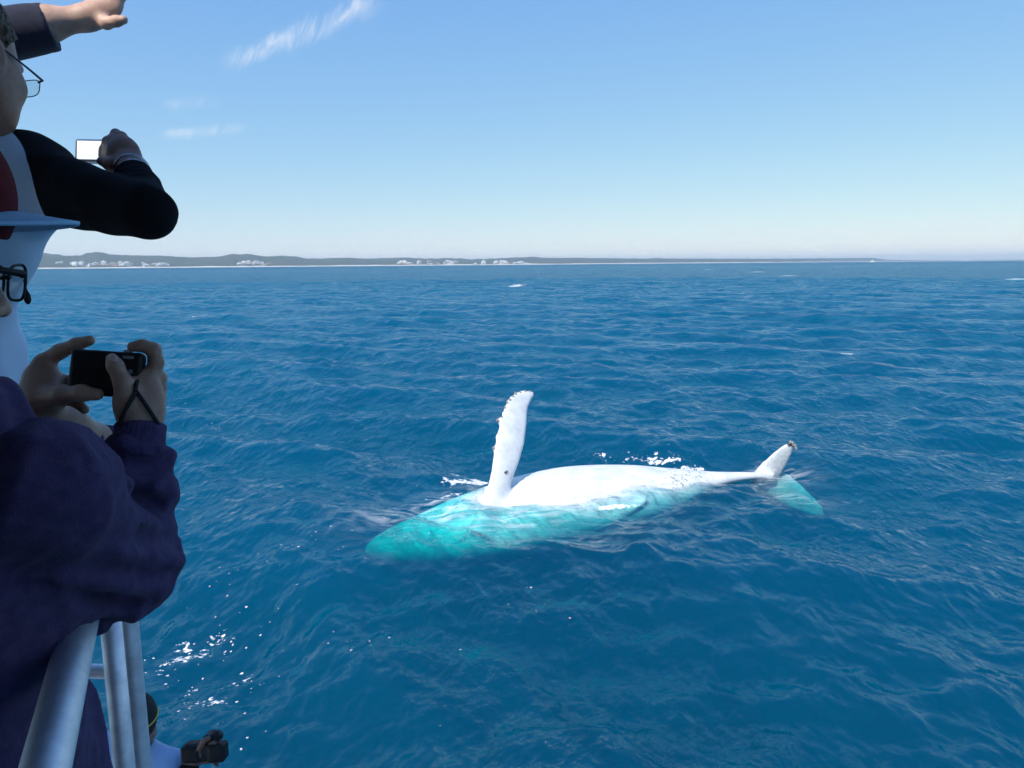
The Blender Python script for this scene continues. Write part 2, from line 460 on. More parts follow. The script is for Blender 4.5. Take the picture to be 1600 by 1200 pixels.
    ab = g.n('ShaderNodeVolumeAbsorption'); ab.inputs['Color'].default_value = (.0, .892, .905, 1); ab.inputs['Density'].default_value = 1.1
    ad = g.n('ShaderNodeAddShader'); g.l(sc.outputs[0], ad.inputs[0]); g.l(ab.outputs[0], ad.inputs[1])
    g.l(ad.outputs[0], o.inputs['Volume'])
    return m
sea = mesh_obj('sea', SEA_V, SEA_F, sea_material(), props={'kind': 'structure', 'label': 'choppy deep blue sea reaching to the horizon'})
def veil_density(V):
    """thin sheets of aerated water washing over the whale"""
    x, y = V[:, 0], V[:, 1]; d = np.zeros(len(V))
    for px, py, lx, ly, ang, amt in ((690, 792, 1.3, .7, 35, .9), (755, 772, 1.1, .6, 20, 1.0), (815, 775, 1.2, .5, 10, 1.0), (880, 775, 1.1, .5, 5, .9), (940, 770, 1.0, .35, 5, .7),
                                     (640, 822, 1.1, .7, 45, .6), (800, 805, 1.3, .5, 15, .6), (1000, 765, 1.0, .3, 5, .6), (1080, 748, .8, .25, 0, .6), (1215, 735, .7, .6, 0, .6), (1240, 765, .7, .4, -30, .45), (720, 825, 1.0, .5, 30, .35)):
        c = W(px, py); a = math.radians(ang)
        u = ((x - c[0]) * math.cos(a) + (y - c[1]) * math.sin(a)) / lx
        v = (-(x - c[0]) * math.sin(a) + (y - c[1]) * math.cos(a)) / ly
        np.maximum(d, amt * np.exp(-(u * u + v * v)), out=d)
    return d.astype(np.float32)
av = sea.data.attributes.new('veil', 'FLOAT', 'POINT')
av.data.foreach_set('value', veil_density(SEA_V))
at = sea.data.attributes.new('foam', 'FLOAT', 'POINT')
at.data.foreach_set('value', foam_density(SEA_V))

# ------------------------------------------------------------------ far coast
RIDGE = [(-260, 16), (-60, 17), (62, 18), (100, 17), (125, 16.5), (150, 21), (180, 18), (220, 17), (250, 16.5), (300, 14), (340, 14.5), (365, 19), (377, 17.5), (387, 19),
         (415, 15), (445, 15.5), (465, 14.5), (476, 11.5), (500, 11.3), (520, 12), (545, 12.3), (570, 11), (600, 11.5), (640, 12), (665, 9.7), (715, 9.2), (740, 8), (780, 9.5),
         (815, 11.2), (860, 9.8), (900, 9.3), (960, 8.6), (1000, 7.4), (1100, 6.4), (1200, 5.4), (1300, 5), (1365, 5.2), (1385, 2.2), (1440, 1.6), (1600, 1.0), (1750, .4)]
rx = [a for a, b in RIDGE]; rh = [b for a, b in RIDGE]
def coast_distance(x): return np.interp(x, [-260, 300, 800, 1200, 1400, 1750], [6800, 7600, 9000, 12500, 17000, 21000])
def bearing(x):
    v = cf + cr * (x - 800) / FPX - cu * (412 - 600) / FPX
    return math.atan2(v[0], v[1])
def make_coast():
    xs = np.linspace(-260, 1750, 620)
    az = np.array([bearing(x) for x in xs]); D = coast_distance(xs)
    rg = np.random.default_rng(3)
    def n1(x, lam): 
        k = np.floor(x / lam).astype(int); t = x / lam - k; t = t * t * (3 - 2 * t)
        r = np.random.default_rng(int(lam * 7)).uniform(-1, 1, 5000)
        return r[k % 5000] * (1 - t) + r[(k + 1) % 5000] * t
    ridge = np.interp(xs, rx, rh)
    rows = [(0, -.3), (40, .06), (130, .12), (350, .22), (700, .40), (1100, .50), (1500, .62), (2000, .86), (2500, 1.0), (3000, .93), (3800, .7), (5200, .2)]
    V = []
    for ri, (dd, fr) in enumerate(rows):
        d = D + dd
        hgt = ridge / FPX * d
        h = hgt * fr
        if ri >= 2: h = h * (1 + .22 * n1(xs + 37 * ri, 23 + 5 * ri) * (1 if ri not in (8,) else .12)) + (.10 * hgt * n1(xs * 1.0 + 91 * ri, 9) if ri != 8 else .02 * hgt * n1(xs, 6))
        if ri == 0: h = np.full_like(xs, -.8)
        if ri == 1: h = np.full_like(xs, 5.0)
        V.append(np.stack([np.sin(az) * d, np.cos(az) * d, h], 1))
    n = len(xs); V = np.concatenate(V)
    F = [(r * n + i, r * n + i + 1, (r + 1) * n + i + 1, (r + 1) * n + i) for r in range(len(rows) - 1) for i in range(n - 1)]
    m = mat('bush_covered_hills', (.050, .062, .036), .95, nscale=.004, color2=(.085, .08, .055), spec=.1)
    mesh_obj('hills', V, np.array(F), m, smooth=False, props={'kind': 'structure', 'label': 'low hazy wooded hills along the far coast'})
    # beach: a bank of pale sand in front of the bush
    Vb = []
    for dd, z in ((-90, -.6), (-50, 2.0), (0, 8.0), (30, 10.0), (60, 3.0)):
        d = D + dd
        zz = np.full_like(xs, z) * (1 + .25 * n1(xs, 14)) * np.interp(xs, [-260, 900, 1400, 1750], [1, 1, .9, .6])
        Vb.append(np.stack([np.sin(az) * d, np.cos(az) * d, zz], 1))
    Vb = np.concatenate(Vb)
    Fb = [(r * n + i, r * n + i + 1, (r + 1) * n + i + 1, (r + 1) * n + i) for r in range(4) for i in range(n - 1)]
    ms = mat('pale_beach_sand', (.70, .64, .54), .95, nscale=.01, color2=(.55, .50, .42), spec=.1)
    mesh_obj('beach', Vb, np.array(Fb), ms, smooth=False, props={'kind': 'structure', 'label': 'thin pale strip of beach below the hills'})
make_coast()

def make_town():
    white = mat('rendered_wall', (.86, .85, .82), .8, nscale=.1, color2=(.8, .78, .75))
    cream = mat('cream_wall', (.66, .56, .44), .8, nscale=.1, color2=(.6, .5, .4))
    roofm = mat('pale_metal_roof', (.62, .60, .58), .5, nscale=.1, color2=(.5, .48, .47))
    rust = mat('tile_roof', (.36, .17, .11), .8, nscale=.1, color2=(.28, .14, .1))
    protos = {}
    def gable(w, d, h, rf, wall, roof):
        V = [(-w,-d,0),(w,-d,0),(w,d,0),(-w,d,0),(-w,-d,h),(w,-d,h),(w,d,h),(-w,d,h)]
        o = 1.08
        V += [(-w*o,-d*o,h+.02),(w*o,-d*o,h+.02),(w*o,d*o,h+.02),(-w*o,d*o,h+.02),(-w*.62,0,h+rf),(w*.62,0,h+rf)]
        F = [(0,1,5,4),(1,2,6,5),(2,3,7,6),(3,0,4,7),(8,9,13,12),(9,10,13),(10,11,12,13),(11,8,12),(8,11,10,9)]
        me = bpy.data.meshes.new('house'); me.from_pydata(V, [], F); me.materials.append(wall); me.materials.append(roof)
        for i, p in enumerate(me.polygons): p.material_index = 1 if i >= 4 else 0
        me.update(); return me
    def block(w, d, h, wall):
        V, F = [], []
        def bx(x0, x1, y0, y1, z0, z1):
            b = len(V)
            V.extend([(x0,y0,z0),(x1,y0,z0),(x1,y1,z0),(x0,y1,z0),(x0,y0,z1),(x1,y0,z1),(x1,y1,z1),(x0,y1,z1)])
            F.extend([tuple(b+q for q in f) for f in ((4,5,6,7),(0,1,5,4),(1,2,6,5),(2,3,7,6),(3,0,4,7))])
        bx(-w,w,-d,d,0,h); bx(-w*.4,w*.3,-d*.5,d*.5,h,h+3)
        z = 3.2
        while z < h: bx(-w*.9,w*.9,-d-1.6,-d-.02,z-.5,z+.6); z += 3.4
        me = bpy.data.meshes.new('apartment_block'); me.from_pydata(V, [], F); me.materials.append(wall); me.update(); return me
    hs = [gable(9, 7, 6, 4, white, roofm), gable(12, 8, 5, 4, cream, rust), gable(8, 8, 7, 3.5, white, rust), gable(13, 8, 6, 4, white, roofm)]
    bs = [block(14, 9, 15, white), block(11, 9, 20, white), block(18, 9, 12, cream)]
    rg = random.Random(5)
    spots = []
    def cluster(x0, x1, n, low, high, pb, where):
        for _ in range(n): spots.append((rg.uniform(x0, x1), rg.uniform(low, high), rg.random() < pb, where))
    cluster(84, 96, 2, 5, 8, 0, 'below the highest hump of the far hills'); cluster(112, 122, 7, 1.6, 6.5, .6, 'below the highest hump of the far hills'); cluster(124, 128, 2, 3, 4, .3, 'below the highest hump of the far hills'); cluster(136, 150, 5, 2, 4, .3, 'below the highest hump of the far hills'); cluster(161, 182, 8, 2, 4.5, .3, 'below the highest hump of the far hills')
    cluster(187, 205, 13, 1.8, 4.5, .4, 'below the highest hump of the far hills'); cluster(216, 232, 3, 2, 4.5, .2, 'below the highest hump of the far hills'); cluster(238, 262, 9, 2, 4, .3, 'below the highest hump of the far hills')
    cluster(366, 430, 26, 1.2, 5.5, .25, 'on the sandy point under the double hill'); cluster(380, 405, 8, 3, 6, .4, 'on the sandy point under the double hill')
    cluster(622, 657, 16, .8, 3.2, .5, 'on the low middle shore of the far coast'); cluster(655, 712, 20, .8, 5, .2, 'on the low middle shore of the far coast'); cluster(752, 758, 2, 1, 3, 1, 'by the long pale beach'); cluster(768, 830, 22, .6, 2.4, .3, 'by the long pale beach')
    for i, (x, up, isb, where) in enumerate(spots):
        dback = 60 + up * 90
        az = bearing(x); d = float(coast_distance(x)) + dback
        z = max(4.0, up / FPX * d)
        pick = rg.randrange(3 if isb else 4); me = (bs if isb else hs)[pick]
        o = bpy.data.objects.new('apartment_block' if isb else 'house', me); COL.objects.link(o)
        o.location = (math.sin(az) * d, math.cos(az) * d, z - 2.5)
        o.rotation_euler = (0, 0, -az + rg.uniform(-.5, .5))
        sc = rg.uniform(1.2, 2.0); o.scale = (sc, sc, sc)
        # a plinth of ground carries each one: slope below is hidden by bush
        if isb:
            o['label'] = ('tiny wide white apartment block ', 'tiny tall white apartment block ', 'tiny long cream apartment block ')[pick] + where
            o['category'] = 'building'; o['group'] = 'apartment blocks of the far coastal town'
        else:
            o['label'] = ('tiny white house with pale roof ', 'tiny cream house with rusty roof ', 'tiny white house with rusty roof ', 'tiny wide white house with pale roof ')[pick] + where
            o['category'] = 'house'; o['group'] = 'houses of the far coastal town'
make_town()
def make_far_boat(name, x, y_up, dist, length, label):
    """a white motor vessel far out: hull with raked bow, deckhouse, mast"""
    az = bearing(x); c = np.array([math.sin(az) * dist, math.cos(az) * dist, 0.0])
    root = empty(name, tuple(c), label, 'boat')
    t = np.array([math.cos(az), -math.sin(az), 0]); n_ = np.array([math.sin(az), math.cos(az), 0])
    L, B, Hh = length, length * .13, length * .14
    m = bpy.data.materials.get('rendered_wall')
    V, F = [], []
    for a, hw, z1 in ((-.5, .9, 1.0), (-.2, 1, 1.0), (.2, .95, 1.08), (.4, .6, 1.2), (.52, .04, 1.35)):
        for s_, z in ((-1, 0), (-1, z1), (1, z1), (1, 0)):
            V.append(c + t * a * L * (1 if z else .93) + n_ * s_ * hw * B * (1 if z else .7) + np.array([0, 0, z * Hh - (.6 if z == 0 else 0)]))
    for i in range(4):
        for k in range(4): F.append((i * 4 + k, i * 4 + (k + 1) % 4, (i + 1) * 4 + (k + 1) % 4, (i + 1) * 4 + k))
    F += [(0, 1, 2, 3), (16, 19, 18, 17)]
    adopt(mesh_obj('hull', V, F, m, smooth=False), root)
    R_ = np.stack([t, n_, [0, 0, 1]])
    adopt(mesh_obj('deckhouse', *boxmesh(c - t * .06 * L + [0, 0, Hh * 1.5], (.24 * L, B * .7, Hh * .48), R_), m, smooth=False), root)
    adopt(mesh_obj('wheelhouse', *boxmesh(c + t * .02 * L + [0, 0, Hh * 2.35], (.11 * L, B * .55, Hh * .36), R_), m, smooth=False), root)
    adopt(mesh_obj('mast', *tube([c - t * .05 * L + [0, 0, Hh * 2.7], c - t * .05 * L + [0, 0, Hh * 3.9]], .012 * L, 8), m), root)
make_far_boat('cruise_boat', 1363, 0, 5200, 34, 'small white cruise boat alone on the horizon past the end of the hills')
make_far_boat('ferry', 743, 0, 7400, 60, 'white ferry in front of the low middle shore of the far coast')
make_far_boat('launch', 1507, 0, 7000, 22, 'tiny white launch on the open horizon well clear of the hills')

# ------------------------------------------------------------------ whale
def blade(O, e1, e2, s_tab, left, right, thick, bumps=None):
    """a flipper or fluke lobe: outline left..right (along e2) at stations s along e1, lens-shaped in section"""
    e1 = unit(e1); e2 = unit(np.asarray(e2) - np.dot(e2, e1) * e1); e3 = np.cross(e1, e2)
    O = np.asarray(O, np.float32)
    def f(p):
        q = p - O
        s = q @ e1.astype(np.float32); c = q @ e2.astype(np.float32); n = q @ e3.astype(np.float32)
        l = interp(s, s_tab, left); r = interp(s, s_tab, right); th = interp(s, s_tab, thick)
        if bumps is not None: l = l - bumps(s)
        c0 = (l + r) / 2; w = np.maximum((r - l) / 2, .02)
        cc = (c - c0) / w; nn = n / th
        k0 = np.sqrt(cc * cc + nn * nn); k1 = np.sqrt((cc / w) ** 2 + (nn / th) ** 2) + 1e-6
        d = k0 * (k0 - 1) / k1
        over = np.maximum(s - s_tab[-1], s_tab[0] - s)
        return np.maximum(d, over)
    return f, (O, e1, e2, e3)

SPINE = np.array([  # x, y, z of the axis, half width, half height
    (*W(1205, 743, -.20), .10, .07), (*W(1160, 744, -.13), .13, .10), (*W(1120, 749, -.16), .23, .18), (*W(1085, 757, -.27), .48, .35), (*W(1045, 766, -.38), .78, .53),
    (*W(1000, 773, -.46), 1.04, .69), (*W(950, 780, -.52), 1.22, .79), (*W(895, 788, -.58), 1.33, .86), (*W(840, 800, -.70), 1.36, .86), (*W(785, 814, -.85), 1.30, .83),
    (*W(730, 827, -1.04), 1.18, .74), (*W(680, 839, -1.22), 1.0, .62), (*W(635, 848, -1.50), .78, .48), (*W(602, 854, -1.78), .52, .34), (*W(584, 857, -1.95), .26, .18)])
def make_whale():
    seg_n = 90
    tt = np.linspace(0, len(SPINE) - 1, seg_n)
    S = np.stack([np.interp(tt, np.arange(len(SPINE)), SPINE[:, i]) for i in range(5)], 1)
    for _ in range(6): S[1:-1] = .25 * S[:-2] + .5 * S[1:-1] + .25 * S[2:]
    S = S.astype(np.float32)
    tang = np.gradient(S[:, :3], axis=0); tang /= np.linalg.norm(tang, axis=1)[:, None]
    A0, A1 = S[:-1], S[1:]
    def body(p):
        best = np.full(len(p), 1e9, np.float32); bi = np.zeros(len(p), np.int32); bt = np.zeros(len(p), np.float32)
        for i in range(seg_n - 1):
            ba = A1[i, :3] - A0[i, :3]
            t = np.clip(((p - A0[i, :3]) @ ba) / float(ba @ ba), 0, 1)
            d = ((p - A0[i, :3] - t[:, None] * ba) ** 2).sum(1); m = d < best
            best[m] = d[m]; bi[m] = i; bt[m] = t[m]
        w = bt[:, None]
        c = A0[bi] * (1 - w) + A1[bi] * w
        t = tang[bi] * (1 - w) + tang[np.minimum(bi + 1, seg_n - 1)] * w
        t /= np.linalg.norm(t, axis=1)[:, None]
        q = p - c[:, :3]; al = (q * t).sum(1)
        hw, hh = c[:, 3], c[:, 4]
        side = np.stack([t[:, 1], -t[:, 0], 0 * t[:, 0]], 1); side /= np.linalg.norm(side, axis=1)[:, None]
        up = np.cross(side, t)
        a = (q * side).sum(1); b = (q * up).sum(1)
        u = bi + bt
        endp = np.where(u <= 0, np.maximum(-al, 0), np.where(u >= seg_n - 1.001, np.maximum(al, 0), 0))
        k0 = np.sqrt((a / hw) ** 2 + (b / hh) ** 2); k1 = np.sqrt((a / hw ** 2) ** 2 + (b / hh ** 2) ** 2) + 1e-6
        d = k0 * (k0 - 1) / k1
        d = np.sqrt(np.maximum(d, 0) ** 2 + endp ** 2) + np.minimum(d, 0)
        # ventral pleats from chin to navel, on the side that faces up
        ang = np.arctan2(a, b)
        amt = np.clip((u - 40) / 14, 0, 1) * np.clip((86 - u) / 8, 0, 1) * np.clip((1.5 - np.abs(ang)) / .4, 0, 1)
        d = d + (.006 + .012 * np.clip((u - 58) / 12, 0, 1)) * amt * (np.cos(ang * 27) - .3)
        return d.astype(np.float32)
    # raised flipper
    base = P(781, 757, 16.95); tip = P(834, 614, 18.3)
    e1 = unit(tip - base); L = np.linalg.norm(tip - base)
    st = np.array([-.5, -.04, .08, .29, .47, .64, .74, .82, .92, .97, 1.0]) * L
    hw_ = np.array([.26, .25, .26, .33, .35, .325, .29, .25, .19, .13, .05])
    bend = np.array([0, 0, -.03, -.09, -.14, -.21, -.25, -.26, -.19, -.10, -.03])
    le, ri = -hw_, hw_
    th = np.array([.16, .14, .125, .105, .095, .085, .075, .065, .055, .045, .03])
    def tub(s):
        q = s / L
        r = np.zeros_like(q)
        for c, w, h in ((.28, .022, .05), (.40, .03, .035), (.545, .022, .10), (.575, .02, .06), (.64, .02, .03), (.70, .022, .030), (.77, .020, .035), (.83, .018, .028), (.89, .018, .036), (.95, .014, .026)):
            r = r + h * np.exp(-((q - c) / w) ** 2)
        return r * np.clip(q * 8, 0, 1)
    flip, FR = blade(base, e1, cr + .55 * cf, st, le + bend, ri + bend, th, tub)
    # other flipper: lies under the near flank, its edge just awash
    b2 = W(850, 835, -.95); t2 = W(1008, 781, -.24)
    L2 = np.linalg.norm(t2 - b2)
    flip2, FR2 = blade(b2, t2 - b2, (.1, -.8, -.25), st / L * L2, -hw_ * .7, hw_ * .7, th * .8)
    # flukes
    ro = W(1196, 744, -.24)
    fs = np.array([-.12, 0, .25, .5, .75, .9, 1.0])
    upt = P(1238, 692, 18.5); dnt = P(1288, 806, 19.3)
    L3 = np.linalg.norm(upt - ro); L4 = np.linalg.norm(dnt - ro)
    lob_l = np.array([-.30, -.28, -.30, -.27, -.20, -.12, -.02]); lob_r = np.array([.20, .26, .31, .27, .20, .14, .03])
    lth = np.array([.08, .08, .065, .055, .045, .035, .02])
    fl1, FR3 = blade(ro, upt - ro, cr, fs * L3, lob_l * .9, lob_r * .9, lth)
    fl2, FR4 = blade(ro, dnt - ro, cr + .9 * cu, fs * L4, lob_l * 1.2, lob_r * 1.15, lth)
    def whale(p):
        d = body(p)
        d = smin(d, flip(p), .16)
        d = smin(d, flip2(p), .15)
        t = smin(fl1(p), fl2(p), .12)
        return smin(d, t, .18)
    V, F = nets(whale, (-4.6, 13.2, -3.2), (8.6, 20.8, 2.6), .034)
    m = bpy.data.materials.new('whale_skin'); m.use_nodes = True
    g = NT(m.node_tree); b = m.node_tree.nodes['Principled BSDF']
    b.inputs['Roughness'].default_value = .32
    obj = g.n('ShaderNodeTexCoord').outputs['Object']
    da = g.n('ShaderNodeAttribute'); da.attribute_name = 'pigment'
    sa = g.n('ShaderNodeAttribute'); sa.attribute_name = 'scars'
    mott = g.noise(obj, 3.0, 6, .6)
    w = g.mixc(g.ramp(g.noise(obj, 1.9, 6, .66), .38, .72), (.80, .80, .79), (.60, .62, .63))
    dk = g.mixc(mott, (.035, .037, .042), (.09, .09, .10))
    pig = g.ramp(g.math('ADD', da.outputs['Fac'], g.math('MULTIPLY', g.math('MULTIPLY', g.math('SUBTRACT', g.noise(obj, 6, 5, .65), .5), 1.1), g.math('MULTIPLY', da.outputs['Fac'], 1.6, clamp=True))), .42, .58)
    rings = g.n('ShaderNodeTexVoronoi', feature='DISTANCE_TO_EDGE'); rings.inputs['Scale'].default_value = 4.0; g.l(obj, rings.inputs['Vector'])
    wobv = g.n('ShaderNodeVectorMath', operation='ADD')
    nzc = g.n('ShaderNodeTexNoise'); nzc.inputs['Scale'].default_value = 5; g.l(obj, nzc.inputs['Vector'])
    sclv = g.n('ShaderNodeVectorMath', operation='SCALE'); sclv.inputs['Scale'].default_value = .6; g.l(nzc.outputs['Color'], sclv.inputs[0])
    g.l(obj, wobv.inputs[0]); g.l(sclv.outputs[0], wobv.inputs[1]); g.l(wobv.outputs[0], rings.inputs['Vector'])
    line = g.math('MULTIPLY', g.ramp(rings.outputs['Distance'], .015, .07, 1, 0), sa.outputs['Fac'])
    line = g.math('MULTIPLY', line, g.ramp(g.noise(obj, 9, 3, .6), .4, .55))
    c = g.mixc(pig, w, dk); c = g.mixc(g.math('MULTIPLY', line, .8), c, (.16, .16, .17))
    g.l(c, b.inputs['Base Color'])
    bn = g.n('ShaderNodeBump'); bn.inputs['Strength'].default_value = .25; bn.inputs['Distance'].default_value = .02
    g.l(g.noise(obj, 14, 4, .6), bn.inputs['Height']); g.l(bn.outputs[0], b.inputs['Normal'])
    root = empty('humpback_whale', (1.3, 17.0, -.6), 'white bellied whale rolled on its back beside the boat with one flipper raised', 'whale')
    o = mesh_obj('body', V, F, m); adopt(o, root)
    # pigment: dark back (now facing down), dark marks at flipper root, fluke edges and tip
    Vn = V.astype(np.float32)
    bi = np.concatenate([np.argmin(((Vn[q:q + 8000, None, :2] - S[None, :, :2]) ** 2).sum(2), 1) for q in range(0, len(Vn), 8000)])
    under = (S[bi, 2] - Vn[:, 2]) / S[bi, 4]
    isbody = np.linalg.norm(Vn - S[bi, :3], axis=1) < S[bi, 3] * 1.15
    pg = np.where(isbody, np.clip((under - .80) * 3.0, 0, 1), 0)
    def spot(c, r, a): return a * np.exp(-(((Vn - np.asarray(c)) / r) ** 2).sum(1))
    pg = np.maximum(pg, spot(P(794, 741, 16.95), .17, .62))
    pg = np.maximum(pg, spot(upt, .16, .85)); pg = np.maximum(pg, spot(upt + np.array([.05, 0, -.28]), .14, .45))
    pg = np.maximum(pg, spot(tip, .10, .6))
    rr = random.Random(4)
    O_, E1, E2, E3 = FR
    for s, c_, r_ in ((.33, .18, .03), (.44, .2, .035), (.46, .14, .03), (.6, .03, .05), (.68, .05, .05), (.22, -.2, .06), (.74, .1, .03), (.8, .02, .03), (.86, .05, .03), (.7, -.03, .03)):
        q = O_ + E1 * s * L + E2 * c_
        pg = np.maximum(pg, spot(q, r_ * 1.3, .62))
    # scratches by the tail stock
    sc = np.zeros(len(Vn))
    sc = np.maximum(sc, np.exp(-(((Vn - W(1070, 740, .1)) / (.75, .8, .6)) ** 2).sum(1)) * 1.3)
    sc = np.maximum(sc, .5 * np.exp(-(((Vn - (ro + (upt - ro) * .4)) / .5) ** 2).sum(1)))
    headc = W(655, 822, -1.0)
    sc = np.maximum(sc, .55 * np.exp(-(((Vn - headc) / (1.3, 1.6, .9)) ** 2).sum(1)))
    for nm, arr in (('pigment', pg), ('scars', np.clip(sc, 0, 1))):
        a_ = o.data.attributes.new(nm, 'FLOAT', 'POINT'); a_.data.foreach_set('value', arr.astype(np.float32))
    # barnacles
    bm_ = mat('barnacle_shell', (.16, .15, .14), .8, nscale=30, color2=(.45, .43, .4), bump=.5, bscale=90)
    def barnacle(c, nrm, r):
        nrm = unit(nrm); s = unit(np.cross(nrm, [.3, .2, .9])); q = np.cross(nrm, s)
        Vb, Fb = [], []
        prof = ((1.0, -.25), (.92, .25), (.62, .62), (.42, .60), (.30, .30))
        k = 9
        for rr_, hh_ in prof:
            for i in range(k):
                a = 2 * math.pi * i / k; w_ = 1 + (.10 if i % 2 else -.06)
                Vb.append(c + r * (rr_ * w_ * (math.cos(a) * s + math.sin(a) * q) + hh_ * nrm))
        for l in range(len(prof) - 1):
            for i in range(k):
                i2 = (i + 1) % k
                Fb.append((l * k + i, l * k + i2, (l + 1) * k + i2, (l + 1) * k + i))
        Fb.append(tuple((len(prof) - 1) * k + i for i in range(k)))
        adopt(mesh_obj('barnacle', Vb, Fb, bm_), root)
    for s, r in ((.285, .035), (.548, .04), (.60, .028), (.705, .03), (.765, .03), (.803, .038), (.852, .032), (.893, .036), (.932, .03), (.968, .032), (.99, .03)):
        ledge = float(np.interp(s * L, st, le + bend)) - float(tub(np.array([s * L]))[0])
        c = O_ + E1 * s * L + E2 * (ledge + .02) - E3 * 0
        nn = -E2 * .7 + (-cf) * .6
        barnacle(c + (-cf) * .035, nn, r)
    for dx, dz in ((.0, .0), (.05, -.06), (-.05, .02), (.08, -.13), (.02, -.05)):
        barnacle(upt + cr * dx + cu * dz - cf * .03, -cf + cr * .4 + cu * .3, .04)
make_whale()
# ------------------------------------------------------------------ boat
UPPER_Z = CAM_H - 1.52            # deck the photographer stands on
ROOF_END = 1.725                   # how far the roof reaches forward along the rail
LOWER_Z = 1.34                    # foredeck below it
RAIL_A = P(71, 1200, .716); RAIL_B = P(128, 958, 1.035)
RAIL_B[2] = RAIL_A[2]
RU = unit(RAIL_B - RAIL_A)                       # along the rail, towards the bow
RN = np.array([RU[1], -RU[0], 0.0])              # outboard
def RP(along, out, z):
    """point in the boat's own frame: metres forward of the lens along the rail, outboard of the rail, height"""
    p = RAIL_A + RU * (along - .78) + RN * out
    return np.array([p[0], p[1], z])

M_ALU = None
def boat_materials():
    global M_ALU, M_GEL, M_DECK
    m = bpy.data.materials.new('brushed_aluminium'); m.use_nodes = True
    g = NT(m.node_tree); b = m.node_tree.nodes['Principled BSDF']
    obj = g.n('ShaderNodeTexCoord').outputs['Object']
    b.inputs['Metallic'].default_value = 1.0
    st = g.n('ShaderNodeMapping'); st.inputs['Scale'].default_value = (120, 120, 6); g.l(obj, st.inputs[0])
    nz = g.noise(st.outputs[0], 1.0, 3, .6); nz2 = g.noise(obj, 16, 5, .65)
    g.l(g.mixc(g.ramp(nz2, .35, .7), (.82, .83, .85), (.62, .63, .66)), b.inputs['Base Color'])
    g.l(g.math('ADD', g.math('ADD', .34, g.math('MULTIPLY', nz, .15)), g.math('MULTIPLY', nz2, .30)), b.inputs['Roughness'])
    bn = g.n('ShaderNodeBump'); bn.inputs['Strength'].default_value = .12; bn.inputs['Distance'].default_value = .002
    g.l(nz, bn.inputs['Height']); g.l(bn.outputs[0], b.inputs['Normal'])
    M_ALU = m
    M_GEL = mat('white_gelcoat', (.78, .79, .80), .28, nscale=3, color2=(.70, .71, .72), bump=.05, bscale=6)
    global M_DARKPANEL
    M_DARKPANEL = mat('dark_low_bounce_panel', (.035, .045, .075), .5, nscale=3, color2=(.03, .038, .06))  # dark tone chosen to cut light bounced onto the people
    M_DECK = mat('grey_nonslip_deck', (.30, .31, .33), .9, nscale=8, color2=(.22, .23, .25), bump=.5, bscale=260)
boat_materials()

def slab(name, poly, z0, z1, m, parent, bev=.015):
    n = len(poly)
    V = [(p[0], p[1], z0) for p in poly] + [(p[0], p[1], z1) for p in poly]
    F = [tuple(range(n))[::-1], tuple(range(n, 2 * n))] + [(i, (i + 1) % n, n + (i + 1) % n, n + i) for i in range(n)]
    me_o = mesh_obj(name, V, F, m, smooth=False)
    # make the winding face outward whatever the order of the outline
    a = sum(poly[i][0] * poly[(i + 1) % n][1] - poly[(i + 1) % n][0] * poly[i][1] for i in range(n))
    if a < 0: me_o.data.flip_normals()
    if bev: bevelled(me_o, bev)
    return adopt(me_o, parent)

